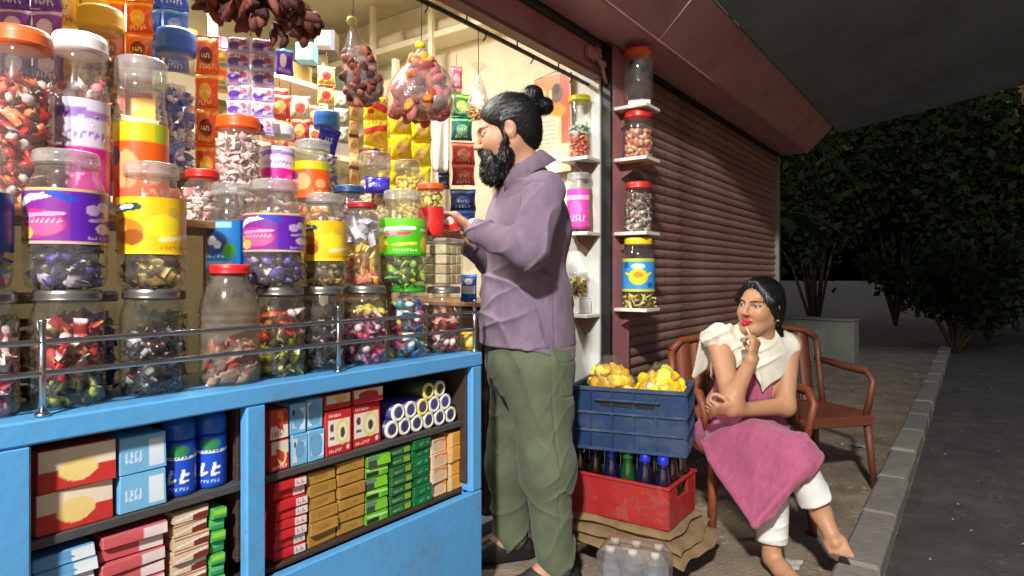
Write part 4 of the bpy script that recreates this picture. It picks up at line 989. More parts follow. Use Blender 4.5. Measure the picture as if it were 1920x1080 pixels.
for py, nm in JS:
    z = ZP(py, DY(1090, 1.56) * 1.0)
    d = V[0] * 2.57 + V[1] * 1.46; z = ZP(py, d)
    r_ = thing('jamb_shelf', '%s small white shelf on the white jamb inside the shop' % nm, 'shelf', (JX, 1.468, z), 0, 'small shelves on the white jamb')
    b = MB(); b.box((-.062, 0, -.008), (.124, .15, .016), .002); b.build('board', m_wshelf, r_)
    b = MB(); b.add([(-.002, -.06, -.016), (-.002, .06, -.016), (-.10, .0, -.016), (-.002, 0, -.11)], [(0, 2, 1), (0, 3, 2), (1, 2, 3), (0, 1, 3)], smooth=False); b.build('bracket', mat('shelf_bracket', (120, 84, 76), .6), r_)
    if nm == 'upper': jar('tall clear jar with yellow lid on the upper jamb shelf', JX - .062, 1.468, z, .105, .285, (196, 190, 40), ([[(206, 90, 60), (226, 130, 100)], [(206, 90, 60), (226, 140, 110)], [(60, 110, 80), (200, 200, 190)]], .62, 'wrap', .024), style='straight', neck=.88, lidh=.09)
    if nm == 'middle': jar('pink labelled jar on the middle jamb shelf', JX - .062, 1.468, z, .116, .27, (200, 196, 190), ([(190, 40, 120), (226, 110, 180)], .4, 'wrap', .026), d_pink(), band=(.05, .82), style='straight', neck=.9, lidh=.12, lidm=m_lidclear)
    if nm == 'lower':
        me = carton_mesh(.075, .07, .075, Paint(14, 12, (222, 220, 212)).rect(0, .9, 1, 1, (190, 186, 176)), (218, 216, 208))
        carton('small white box on the lower jamb shelf', me, (JX - .062, 1.438, z + .0005), -.3)
        jar('small jar of golden brown sweets on the white box', JX - .062, 1.473, z + .077, .085, .115, (170, 160, 140), (GOLDC + [(90, 60, 30)], .85, 'wrap', .02), style='straight', neck=.92, lidh=.14, lidm=m_lidclear)
# red and white sachet strip below
RW = [Paint(16, 20, (226, 214, 220)).ell(.5, .5, .35, .3, (190, 30, 60)).rect(0, .85, 1, 1, (190, 40, 70)), Paint(16, 20, (190, 36, 66)).ell(.5, .5, .3, .25, (240, 220, 226)).rect(0, 0, 1, .15, (230, 220, 226))]
d = V[0] * 2.60 + V[1] * 1.56
strip('red and white sachet strip hanging under the lower jamb shelf', 1092, 612, 1.545, 1, 5, .058, .06, RW, t=.014)
BWp = [Paint(14, 18, (90, 100, 170)).ell(.5, .5, .3, .3, (220, 220, 236)).rect(0, .85, 1, 1, (206, 206, 226))]
strip('lilac sachet strip hanging beside the blue crate', 1079, 690, 1.53, 1, 3, .05, .06, BWp, t=.012)
# calendar poster on the side wall
def poster():
    p = Paint(40, 90, (226, 206, 150)); p.rect(0, .62, 1, 1, (226, 140, 90)).rect(.72, .3, 1, 1, (214, 96, 70)).rect(0, .0, .62, .6, (236, 226, 196)).ell(.62, .82, .16, .10, (120, 96, 76)).ell(.62, .86, .09, .05, (70, 56, 50)).ell(.66, .64, .2, .06, (236, 160, 40))
    p.rect(.4, .62, .48, .86, (244, 214, 140)).ell(.2, .82, .14, .08, (240, 200, 140))
    for k in range(12): p.marks(.08, .04 + k * .045, .58, .065 + k * .045, (176, 156, 116), 7, k)
    return p.rect(0, 0, 1, .012, (240, 236, 226)).rect(.965, 0, 1, 1, (240, 232, 224))
pr = thing('poster', 'orange and cream calendar poster hanging behind the man\'s head', 'poster', (2.60, 1.635, 1.58), 0)
v, f, c = flat_vf(poster(), .205, .46)
v = np.stack([.008 * np.sin(v[:, 2] * 9) - .012 * (v[:, 0] + .10), -v[:, 0], v[:, 2]], -1)
b = MB(); b.add(v, f, c); o = b.build('sheet', m_print, pr, cols=True); sm = o.modifiers.new('t', 'SOLIDIFY'); sm.thickness = .001
b = MB(); b.tube([(.0, -.105, .46), (0, .105, .46)], .004, 8); b.build('top_bar', m_black, pr)
b = MB(); b.tube([(.0, -.105, .46), (0.02, .0, .49), (0, .105, .46)], .0014, 5); b.build('string', m_rope, pr)

# ================================================================ white shelves and jars on the pink pillar
SXa, SXb, SYa = 2.694, 2.848, 1.196
PS = [(1.872, 'top'), (1.632, 'second'), (1.290, 'third'), (.938, 'lowest')]
for z, nm in PS:
    bracket_shelf('%s white shelf on the pink pillar' % nm, SXa, SXb, SYa, 1.359, z, 'pillar_shelf', 'white shelves on the pink pillar')
jx, jy = 2.772, 1.272
b = MB(); b.box((jx - .005, jy - .01, 1.872 + .0115), (.10, .10, .022), .004, rz=.4); b.box((jx + .01, jy, 1.872 + .028), (.085, .07, .012), .003, rz=.1)
tag(b.build('folded_paper', mat('white_paper', (222, 220, 214), .7, var=.05)), 'folded white paper under the topmost pillar jar', 'paper')
jar('empty clear jar with orange lid on the top pillar shelf', jx, jy, 1.9065, .138, .235, (232, 96, 36), None, style='straight', neck=.86, lidh=.12)
jar('jar of pinkish biscuits with red lid on the second pillar shelf', jx, jy, 1.6325, .142, .218, (190, 44, 36), ([(206, 150, 110), (190, 110, 90), (226, 180, 150), (170, 80, 70)], .74, 'chunk', .03), style='straight', neck=.84, lidh=.15)
jar('jar of silver grey sweets with red lid on the third pillar shelf', jx, jy, 1.2905, .132, .232, (186, 50, 40), ([(170, 160, 140), (210, 204, 190), (110, 90, 76), (150, 110, 100)], .86, 'wrap', .028), style='straight', neck=.84, lidh=.14)
jar('blue and yellow labelled jar with yellow lid on the lowest pillar shelf', jx, jy, .9385, .150, .325, (236, 202, 40), ([(226, 206, 110), (206, 176, 60), (240, 226, 150), (90, 70, 30)], .26, 'stick', .03), d_bluestar(), band=(.26, .78), span=100, style='straight', neck=.80, lidh=.10)

# ================================================================ crates beside the pillar
def frame_of(th, corner):
    """local axes of a crate turned th from the picture plane, from its front right lower corner"""
    ex = math.cos(th) * R - math.sin(th) * V; ey = math.sin(th) * R + math.cos(th) * V
    return ex, ey, math.atan2(ex[1], ex[0])
m_bcr = mat('blue_crate_plastic', (28, 54, 92), .45, var=.15, vs=8, bump=.15, bs=50, dirt=.5, dirtcol=(92, 96, 100), ds=7)
m_bcrl = mat('blue_crate_rim', (44, 66, 98), .5, var=.2, vs=10, dirt=.6, dirtcol=(112, 110, 108), ds=10)
m_rcr = mat('red_crate_plastic', (168, 38, 37), .5, var=.16, vs=7, bump=.2, bs=40, dirt=.75, dirtcol=(130, 66, 58), ds=6, chips=.3, chipcol=(170, 96, 88), cs=40)
ZS = .195                                             # top of the sacks
ex, ey, rz = frame_of(math.radians(35), None)
cor = W(1253, 918, 2.22); L_, D_, H_ = .42, .28, .150
base = cor - ex * L_ / 2 + ey * D_ / 2; base[2] = ZS
rc_ = thing('red_crate', 'red plastic bottle crate on the sacks under the blue crate', 'crate', base, rz)
def wallbox(t, nm, c, s, m, bev=.004):
    b = MB(); b.box(c, s, bev); return b.build(nm, m, t)
wallbox(rc_, 'wall', (0, -D_ / 2 + .006, H_ / 2), (L_, .012, H_), m_rcr)
wallbox(rc_, 'wall', (0, D_ / 2 - .006, H_ / 2), (L_, .012, H_), m_rcr)
wallbox(rc_, 'bottom', (0, 0, .006), (L_ - .025, D_ - .025, .01), m_rcr, .001)
for s in (-1, 1):
    x = s * (L_ / 2 - .006)
    b = MB(); b.box((x, 0, .045), (.012, D_ - .025, .09), .002); b.box((x, -.09, .1125), (.012, .076, .045), .002); b.box((x, .09, .1125), (.012, .076, .045), .002); b.box((x, 0, .1425), (.012, D_ - .025, .015), .002)
    b.build('end_wall', m_rcr, rc_)
b = MB()
for y in (-D_ / 2 + .004, D_ / 2 - .004): b.box((0, y, H_ - .004), (L_ + .012, .016, .012), .004)
for x in (-L_ / 2 + .004, L_ / 2 - .004): b.box((x, 0, H_ - .003), (.016, D_ - .012, .012), .004)
b.build('rim', m_rcr, rc_)
b = MB(); b.box((.02, -D_ / 2 - .0008, .075), (.055, .003, .04), .001); b.box((.02, -D_ / 2 - .0015, .075), (.03, .003, .02), .001); b.build('moulded_badge', m_rcr, rc_)
# bottles
m_cola = mat('dark_cola_bottle', (26, 14, 12), .12, var=.05, coat=.5); m_gbot = mat('green_bottle', (16, 70, 34), .12, var=.05, coat=.5); m_nbot = mat('navy_bottle', (18, 20, 52), .15, var=.05, coat=.5)
m_bcap = mat('blue_cap', (30, 50, 190), .35, var=.05); m_gcap = mat('green_cap', (20, 96, 44), .35, var=.05)
bprof = [(0, 0), (.028, 0), (.031, .006), (.031, .11), (.029, .140), (.021, .180), (.0165, .200), (.0165, .212)]
bmesh_ = MB().lathe(bprof, 18).mesh(); cmesh_ = MB().lathe([(.0195, .206), (.0200, .208), (.0200, .230), (.017, .234), (0, .2345)], 18).mesh()
pal = [(m_cola, m_black, 'dark'), (m_cola, m_black, 'dark'), (m_nbot, m_bcap, 'blue capped'), (m_gbot, m_gcap, 'green'), (m_nbot, m_bcap, 'blue capped'), (m_nbot, m_bcap, 'blue capped')]
mc = {}
for j in range(3):
    for i in range(6):
        bm_, cm_, nm = pal[(i + j * 2) % 6] if j else pal[i]
        P0 = base + ex * (-.17 + i * .068) + ey * (-.088 + j * .085); P0 = np.array([P0[0], P0[1], ZS + .0115])
        r_ = thing('bottle', '%s bottle in the red crate, %s in the %s row' % (nm, NTH[i] + ' from the left', ['front', 'middle', 'back'][j]), 'bottle', P0, random.uniform(0, 6), 'bottles in the red crate')
        for key, me0, m_, part in ((('b', bm_.name), bmesh_, bm_, 'body'), (('c', cm_.name), cmesh_, cm_, 'cap')):
            if key not in mc: mc[key] = me0.copy(); mc[key].materials.append(m_)
            ob(part, mc[key], None, r_)
# blue crate: ribbed plastic
ZB = ZS + .0115 + .2355
ex, ey, rz2 = frame_of(math.radians(21), None)
cor = W(1288, 735, 2.25); L_, D_, H_ = .425, .30, .232
base2 = cor - ex * L_ / 2 + ey * D_ / 2; base2[2] = ZB
bc = thing('blue_crate', 'ribbed blue plastic crate stacked on the bottles', 'crate', base2, rz2)
for s in (-1, 1):
    wallbox(bc, 'wall', (0, s * (D_ / 2 - .010), H_ * .5), (L_ - .02, .006, H_ - .012), m_bcr, .001)
    wallbox(bc, 'end_wall', (s * (L_ / 2 - .010), 0, H_ * .5), (.006, D_ - .028, H_ - .012), m_bcr, .001)
    for z, h in ((.006, .012), (.072, .009), (.138, .009), (H_ - .006, .014)):
        wallbox(bc, 'rib', (0, s * (D_ / 2 - .006), z), (L_, .016, h), m_bcrl, .002)
        wallbox(bc, 'rib', (s * (L_ / 2 - .006), 0, z), (.016, D_ - .03, h), m_bcrl, .002)
    for x in (-.2055, -.135, -.055, .025, .105, .2055):
        wallbox(bc, 'rib', (x, s * (D_ / 2 - .005), H_ / 2), (.007, .012, H_ - .018), m_bcr, .001)
    for y in (-.12, -.04, .04, .12):
        wallbox(bc, 'rib', (s * (L_ / 2 - .005), y, H_ / 2), (.012, .007, H_ - .018), m_bcr, .001)
wallbox(bc, 'bottom', (0, 0, .006), (L_ - .03, D_ - .03, .008), m_bcr, .001)
wallbox(bc, 'handle_bar', (0, -D_ / 2 - .004, .188), (.24, .012, .010), m_bcrl, .003)
wallbox(bc, 'handle_slot', (0, -D_ / 2 + .0055, .172), (.20, .003, .018), m_black, .0005)
def heap_bag(label, c, rx, ry, h, cols, seed):
    r_ = thing('yellow_snack_bag', label, 'bag', c, rz2); g = np.random.default_rng(seed)
    v, f = blob_vf(rx, ry, h, seed, .25); b = MB(); b.add(v + np.array([0, 0, h]), f); b.build('film', clear_mat('clear_bag_film', haze=.05, rough=.12, refl=1.2, bump=.6, bs=26), r_)
    b = MB()
    for _ in range(110):
        a, t, q = g.uniform(0, 6.28), g.uniform(.02, .78), math.sqrt(g.uniform(.1, 1)); w = math.sqrt(max(0, 1 - t * t))
        pv, pf = piece('nugget', .058 * g.uniform(.7, 1.3), g)
        b.add(pv @ rot3(g).T + np.array([rx * .85 * q * w * math.cos(a), ry * .85 * q * w * math.sin(a), t * h * .8 + .012]), pf, lin(cols[g.integers(len(cols))]))
    stuff(b.build('snacks', m_dry, r_, cols=True))
b2 = lambda x, y, z: base2 + ex * x + ey * y + np.array([0, 0, z])
heap_bag('clear bag of pale yellow snacks at the left in the blue crate', b2(-.09, .0, .14), .10, .105, .195, [(236, 190, 40), (246, 208, 70), (214, 160, 40), (250, 226, 120)], 31)
heap_bag('bright yellow snack bag at the right in the blue crate', b2(.10, .0, .15), .09, .105, .165, [(250, 222, 20), (246, 206, 30), (240, 190, 20), (252, 236, 90)], 32)
# cardboard and filling below the bags
b = MB(); b.box((0, 0, .07), (L_ - .04, D_ - .05, .12), .01)
o = b.build('cardboard_box', mat('brown_card', (140, 104, 70), .8, var=.12, bump=.1), None, (base2[0], base2[1], ZB + .0105), rz2); tag(o, 'brown cardboard box under the yellow bags inside the blue crate', 'box')

# gunny sacks, low bench and water pack under the crates
m_sack = mat('jute_sack', (150, 122, 84), .95, var=.2, vs=14, bump=.8, bs=240, dirt=.4, dirtcol=(84, 66, 46), ds=8)
lb_ = thing('low_bench', 'dark low wooden bench under the sacks', 'bench', (base[0], base[1], 0), rz)
wallbox(lb_, 'seat_board', (0, .01, .092), (.44, .32, .022), m_dwood, .003)
for sx in (-1, 1):
    for sy in (-1, 1): wallbox(lb_, 'leg', (sx * .19, .01 + sy * .13, .0405), (.04, .04, .081), m_dwood, .003)
def sack(label, z, w, d, th, off, droop, seed, rot=0.):
    """folded sack: a soft creased slab that sags where it overhangs"""
    g = np.random.default_rng(seed); ph = g.uniform(0, 6, 8); nx, ny = 46, 30
    v = np.zeros((2, ny, nx, 3)); U, T = np.meshgrid(np.linspace(-1, 1, nx), np.linspace(-1, 1, ny))
    e = np.clip(1 - np.maximum(np.abs(U) ** 10, np.abs(T) ** 8), 0, 1) ** .5
    X = U * w / 2 * (1 + .04 * np.sin(T * 4 + ph[0])); Y = T * d / 2 * (1 + .05 * np.sin(U * 5 + ph[1]))
    over = np.clip(X - .22, 0, 1) + np.clip(-Y - .16, 0, 1) * .9
    sag = -droop * np.minimum(over * 6, 1.6) ** 1.5
    wob = .006 * np.sin(U * 7 + T * 3 + ph[2]) + .005 * np.sin(T * 11 + U * 4 + ph[3]) + .003 * np.sin(U * 19 + ph[4])
    for s in (0, 1): v[s] = np.stack([X, Y, (e * th / 2) * (1 if s else -1) + wob * np.clip(over * 20, .25, 1.6) + sag + z], -1)
    f = []
    for s in (0, 1):
        for j in range(ny - 1):
            for i in range(nx - 1):
                k = s * nx * ny; q = (k + j * nx + i, k + j * nx + i + 1, k + (j + 1) * nx + i + 1, k + (j + 1) * nx + i); f.append(q if s else q[::-1])
    b = MB(); b.add(v.reshape(-1, 3), f)
    o_ = base + ex * off[0] + ey * off[1]
    tag(b.build('jute_sack', m_sack, None, (o_[0], o_[1], 0), rz + rot), label, 'sack', 'folded sacks under the red crate')
ex, ey, _ = frame_of(math.radians(35), None)
sack('topmost folded jute sack directly under the red crate', .178, .46, .33, .034, (.0, 0), .012, 1)
sack('middle folded jute sack under the red crate', .147, .50, .37, .034, (.02, -.01), .034, 2, .05)
sack('lowest jute sack drooping off the low bench', .120, .53, .40, .032, (.035, -.015), .050, 3, -.04)
wp = thing('water_bottle_pack', 'shrink wrapped pack of blue labelled water bottles below the sacks', 'bottle pack', W(1190, 1080, 2.04) * [1, 1, 0], rz2)
m_water = mat('blue_water_label', (70, 120, 170), .3, var=.5, vs=26); m_clearb = clear_mat('water_bottle', tint=(214, 226, 234), haze=.2, hazecol=(190, 205, 214), rough=.1)
for i in range(3):
    for j in range(2):
        c = (-.07 + i * .07, j * .07 - .035, 0)
        b = MB(); b.lathe([(0, .001), (.03, .001), (.034, .008), (.034, .155), (.02, .20), (.013, .208), (.013, .216)], 18, c); b.build('bottle', m_clearb, wp)
        b = MB(); b.lathe([(.0346, .07), (.0346, .14)], 18, c); b.v and b.build('label', m_water, wp)
        b = MB(); b.lathe([(.015, .21), (.015, .226), (0, .227)], 14, c); b.build('cap', m_wshelf, wp)
b = MB(); b.box((0, 0, .118), (.225, .155, .232), .03); b.build('film', m_bag, wp)

# ================================================================ chairs
def plastic_chair(label, loc, rz, m, grp=None):
    """moulded plastic armchair: front of the seat towards local -Y"""
    t = thing('plastic_chair', label, 'chair', loc, rz, grp)
    sw, sd, sh_ = .44, .42, .385
    nx, ny = 12, 12; v = []
    for s in (0, 1):
        for j in range(ny):
            for i in range(nx):
                u, w = i / (nx - 1) * 2 - 1, j / (ny - 1) * 2 - 1
                v.append((u * sw / 2 * (1 - .06 * w), w * sd / 2, sh_ - .016 * (1 - u * u) * (1 - (w * .8) ** 2) - (.022 * max(0, -w - .6) * 2.5) - (0 if s else .012)))
    f = []
    for s in (0, 1):
        for j in range(ny - 1):
            for i in range(nx - 1):
                k = s * nx * ny; q = (k + j * nx + i, k + j * nx + i + 1, k + (j + 1) * nx + i + 1, k + (j + 1) * nx + i); f.append(q if s else q[::-1])
    b = MB(); b.add(v, f); b.box((0, -sd / 2, sh_ - .035), (sw + .01, .012, .05), .004); b.box((-sw / 2, 0, sh_ - .028), (.012, sd - .02, .045), .004); b.box((sw / 2, 0, sh_ - .028), (.012, sd - .02, .045), .004); b.build('seat', m, t)
    for sx in (-1, 1):
        for sy in (-1, 1):
            b = MB(); b.tube([(sx * sw * .46, sy * sd * .44, sh_ - .02), (sx * (sw * .46 + .02), sy * (sd * .44 + .03), .0)], np.array([.021, .016]), 10); b.build('leg', m, t)
    yb = sd / 2
    def bk(u, z): return (u * (.225 + .02 * z), yb - .02 + .16 * z + .05 * (1 - u * u) - .03, sh_ + z)
    for u in (-1, 1):
        b = MB(); b.tube([bk(u, z) for z in (-.01, .12, .24, .345)], .017, 10); b.build('back_post', m, t)
    b = MB(); b.tube([bk(-1, .345), bk(-.75, .39), bk(0, .415), bk(.75, .39), bk(1, .345)], .018, 10); b.build('top_rail', m, t)
    for u in (-.70, -.35, 0, .35, .70):
        ww = .036; b = MB(); n = 6; vv = []
        for i in range(n):
            z = .0 + i / (n - 1) * .40; 
            for du, dy in ((-ww, 0), (ww, 0), (ww, .009), (-ww, .009)): p_ = bk(u, z); vv.append((p_[0] + du, p_[1] + dy, p_[2]))
        ff = [(4 * i + a, 4 * i + (a + 1) % 4, 4 * i + 4 + (a + 1) % 4, 4 * i + 4 + a) for i in range(n - 1) for a in range(4)]; b.add(vv, ff); b.build('back_slat', m, t)
    for sx in (-1, 1):
        b = MB(); x = sx * (sw / 2 + .025)
        b.tube([(sx * sw * .47, -sd * .42, sh_ - .02), (x, -sd * .44, sh_ + .16), (x, -sd * .34, sh_ + .205), (x, 0, sh_ + .21), (x - sx * .005, yb + .02, sh_ + .23)], np.array([.018, .017, .02, .021, .016]), 10); b.build('armrest', m, t)
    return t
m_ch1 = mat('brown_orange_plastic', (128, 66, 38), .5, var=.14, vs=7, coat=.1, dirt=.3, dirtcol=(96, 56, 40))
m_ch2 = mat('red_brown_plastic', (104, 54, 36), .55, var=.14, vs=7, coat=.1, dirt=.3, dirtcol=(86, 44, 34))
CH1 = W(1385, 900, 2.86); CH1[2] = 0
face_rz = math.atan2(-V[1], -V[0]) + math.pi / 2                   # local -Y towards the camera
plastic_chair('brown plastic armchair the woman sits on', CH1, face_rz + .12, m_ch1, 'plastic chairs by the shutter')
CH2 = W(1515, 900, 3.42); CH2[2] = 0
plastic_chair('empty red brown plastic armchair right of the woman', CH2, face_rz + .25, m_ch2, 'plastic chairs by the shutter')

# grit and litter on the pavement
g = np.random.default_rng(21); b = MB()
for _ in range(1400):
    x, y = g.uniform(1.2, 8.5), g.uniform(-2.2, 1.33); q = g.choice([.004, .007, .012, .02], p=[.5, .3, .15, .05]); v, f = piece('chunk', q, g)
    b.add(v @ rot3(g).T + np.array([x, y, q * .22]), f, lin([(120, 100, 78), (90, 76, 62), (160, 140, 112), (70, 62, 54)][g.integers(4)]), False)
stuff(tag(b.build('gravel', m_dry, cols=True), 'scattered grit and small stones on the dusty pavement', 'gravel'))
for i, (x, y, cc) in enumerate([(2.55, .55, (206, 200, 190)), (3.6, .35, (190, 60, 50)), (3.3, -.2, (196, 180, 90)), (4.6, .6, (180, 190, 200))]):
    v = [(a_, c_, .004 + .01 * abs(math.sin(a_ * 60 + c_ * 40 + i))) for c_ in np.linspace(-.03, .03, 5) for a_ in np.linspace(-.045, .045, 6)]
    b = MB(); b.add(v, [(r0 * 6 + k, r0 * 6 + k + 1, r0 * 6 + k + 7, r0 * 6 + k + 6) for r0 in range(4) for k in range(5)], lin(cc))
    tag(b.build('wrapper_scrap', m_film, None, (x, y, 0), i * 1.3, cols=True), ['pale', 'red', 'yellow', 'silvery'][i] + ' crumpled wrapper lying on the pavement', 'litter', 'wrappers on the pavement')

# ================================================================ beyond the building: low wall and night plants
b = MB(); b.box((9.3, 3.1, .27), (.16, 4.0, .54), .01, rz=-.25); b.box((9.3, 3.1, .555), (.22, 4.0, .03), .006, rz=-.25)
tag(b.build('low_wall', mat('stained_wall', (118, 120, 112), .85, var=.2, vs=3, bump=.4, bs=20, dirt=.7, dirtcol=(76, 76, 66), ds=2)), 'low pale plastered wall beyond the end of the shutters', 'wall')
m_leaf = mat('leaf', attr=True, rough=.85, var=.25, vs=6, spec=.15); m_bark = mat('bark', (70, 56, 42), .9, var=.25, bump=.6)
def shrub(label, loc, h, r, n, seed, leaf=.09, long=1.0):
    t = thing('shrub', label, 'shrub', loc); g = np.random.default_rng(seed)
    b = MB(); tips = []
    for i in range(9):
        a = g.uniform(0, 6.28); q = g.uniform(.3, 1); top = np.array([r * q * math.cos(a), r * q * math.sin(a), h * g.uniform(.55, 1)]); tips.append(top)
        b.tube([(0, 0, 0), top * [.25, .25, .4], top * [.6, .6, .75], top], np.array([.035, .024, .014, .005]), 6)
    b.build('stems', m_bark, t)
    v, f, c = [], [], []
    for i in range(n):
        k = tips[g.integers(len(tips))]; t_ = g.uniform(.35, 1.05); p0 = k * [t_, t_, .35 + .65 * t_] + g.normal(0, .13 * h / 2, 3); p0[2] = max(.05, p0[2])
        M3 = rot3(g); l = leaf * g.choice([.35, .6, .9, 1.3]); q = np.array([(0, 0, 0), (l * .5, l * .28 / long, .01), (l * long, 0, -l * .1), (l * .5, -l * .28 / long, .01)]) @ M3.T + p0
        o_ = len(v); v += q.tolist(); f.append((o_, o_ + 1, o_ + 2, o_ + 3)); c += [lin((g.integers(20, 42), g.integers(32, 54), g.integers(12, 24)))] * 4
    b = MB(); b.add(v, f, np.array(c)); stuff(b.build('foliage', m_leaf, t, cols=True))
shrub('tall dark bush just past the end of the shutter', (13.0, 2.4, 0), 4.6, 1.9, 13000, 1, .15)
shrub('dark bush behind the low wall toward the street', (13.6, -.2, 0), 4.4, 2.0, 13000, 2, .15)
shrub('dark rounded bush furthest right behind the low wall', (13.2, -2.9, 0), 4.5, 2.0, 13000, 3, .15)
shrub('dark tree mass closing the view between the bushes', (16.5, 1.4, 0), 6.4, 3.4, 14000, 4, .24)
shrub('dark tree mass at the far right behind the bushes', (16.5, -3.2, 0), 6.4, 3.6, 14000, 5, .24)
shrub('low dark hedge bush past the end of the low wall', (11.0, .2, 0), 1.5, 1.3, 9000, 6, .12)
shrub('low dark hedge bush at the right edge by the street', (11.0, -2.2, 0), 1.6, 1.4, 9000, 7, .12)
# banana plant
bt = thing('banana_plant', 'banana plant with long drooping leaves beyond the shutter end', 'plant', (8.2, 2.15, 0))
b = MB(); b.tube([(0, 0, 0), (.02, 0, .8), (.0, .02, 1.7)], np.array([.10, .085, .05]), 12); b.build('trunk', m_bark, bt)
g = np.random.default_rng(9)
for i in range(8):
    a = i * .785 + g.uniform(-.2, .2); L = g.uniform(.9, 1.3); n = 12; v = []; f = []
    for k in range(n):
        s = k / (n - 1); x = L * s * .8; z = 1.65 + L * (.75 * s - .85 * s * s); w = .16 * math.sin(math.pi * min(1, s * .95 + .06)) ** .7
        for du, dz in ((-1, .03), (0, 0), (1, .03)): v.append((x * math.cos(a) - du * w * math.sin(a), x * math.sin(a) + du * w * math.cos(a), z - abs(du) * w * .3 + dz))
    f = [(3 * k + e, 3 * k + e + 1, 3 * k + 4 + e, 3 * k + 3 + e) for k in range(n - 1) for e in range(2)]
    b = MB(); b.add(v, f, lin((50, 72, 30))); b.build('leaf', m_leaf, bt, cols=True)
# ================================================================ people: smooth blended surfaces
def _len(a): return np.sqrt(np.einsum('ij,ij->i', a, a))
def cap(a, b, ra, rb=None):
    a = np.asarray(a, np.float32); b = np.asarray(b, np.float32); rb = ra if rb is None else rb; ba = b - a; bb = float(ba @ ba) + 1e-12
    def f(p):
        pa = p - a; h = np.clip(pa @ ba / bb, 0, 1)
        return _len(pa - h[:, None] * ba) - (ra + (rb - ra) * h)
    return f
def ell(c, r, M3=None):
    c = np.asarray(c, np.float32); r = np.asarray(r, np.float32)
    def f(p):
        q = p - c
        if M3 is not None: q = q @ np.asarray(M3, np.float32)     # columns are the local axes
        k0 = _len(q / r); k1 = _len(q / (r * r)) + 1e-9
        return k0 * (k0 - 1) / k1
    return f
def trisdf(a, b, c, th):
    a, b, c = [np.asarray(q, np.float32) for q in (a, b, c)]
    ba, cb, ac = b - a, c - b, a - c; nor = np.cross(ba, ac)
    def f(p):
        pa, pb, pc = p - a, p - b, p - c
        ins = (np.sign(pa @ np.cross(ba, nor)) + np.sign(pb @ np.cross(cb, nor)) + np.sign(pc @ np.cross(ac, nor))) < 2
        def e(d, q): return ((d * np.clip(q @ d / (d @ d), 0, 1)[:, None] - q) ** 2).sum(1)
        de = np.minimum(np.minimum(e(ba, pa), e(cb, pb)), e(ac, pc)); dp = (pa @ nor) ** 2 / (nor @ nor)
        return np.sqrt(np.where(ins, de, dp)) - th
    return f
def smin(a, b, k):
    h = np.clip(.5 + .5 * (b - a) / k, 0, 1); return b + (a - b) * h - k * h * (1 - h)
def smax(a, b, k): return -smin(-a, -b, k)
def U(fs, k):
    def f(p):
        d = fs[0](p)
        for q in fs[1:]: d = smin(d, q(p), k)
        return d
    return f
_tab = np.random.default_rng(3).random((32, 32, 32)).astype(np.float32)
def vnoise(p):
    i = np.floor(p).astype(np.int32); t = (p - i).astype(np.float32); t = t * t * (3 - 2 * t); i &= 31; j = (i + 1) & 31
    x0, y0, z0, x1, y1, z1 = i[:, 0], i[:, 1], i[:, 2], j[:, 0], j[:, 1], j[:, 2]; tx, ty, tz = t[:, 0], t[:, 1], t[:, 2]
    a = _tab[x0, y0, z0] * (1 - tx) + _tab[x1, y0, z0] * tx; b = _tab[x0, y1, z0] * (1 - tx) + _tab[x1, y1, z0] * tx
    c = _tab[x0, y0, z1] * (1 - tx) + _tab[x1, y0, z1] * tx; d = _tab[x0, y1, z1] * (1 - tx) + _tab[x1, y1, z1] * tx
    return (a * (1 - ty) + b * ty) * (1 - tz) + (c * (1 - ty) + d * ty) * tz * 1.0
def folds(p, dirs, freq, warp=3.0, ns=7.0):
    """ridged cloth folds running across dirs"""
    n = vnoise(p * ns + 5); d = np.asarray(dirs, np.float32)
    w = np.sin((p @ d) * freq + n * warp * 2.2); return np.abs(w) ** .7 * np.sign(w)
def crease(p, dirs, freq, warp=2.0, ns=5.0, thr=.42, seed=0.0):
    """narrow raised folds that come and go"""
    n = vnoise(p * ns + 5 + seed); d = np.asarray(dirs, np.float32); m = np.clip((vnoise(p * (ns * .8) + 17 + seed) - thr) * 3.2, 0, 1)
    return (1 - np.abs(np.sin((p @ d) * freq * .5 + n * warp * 2.2))) ** 3.0 * m
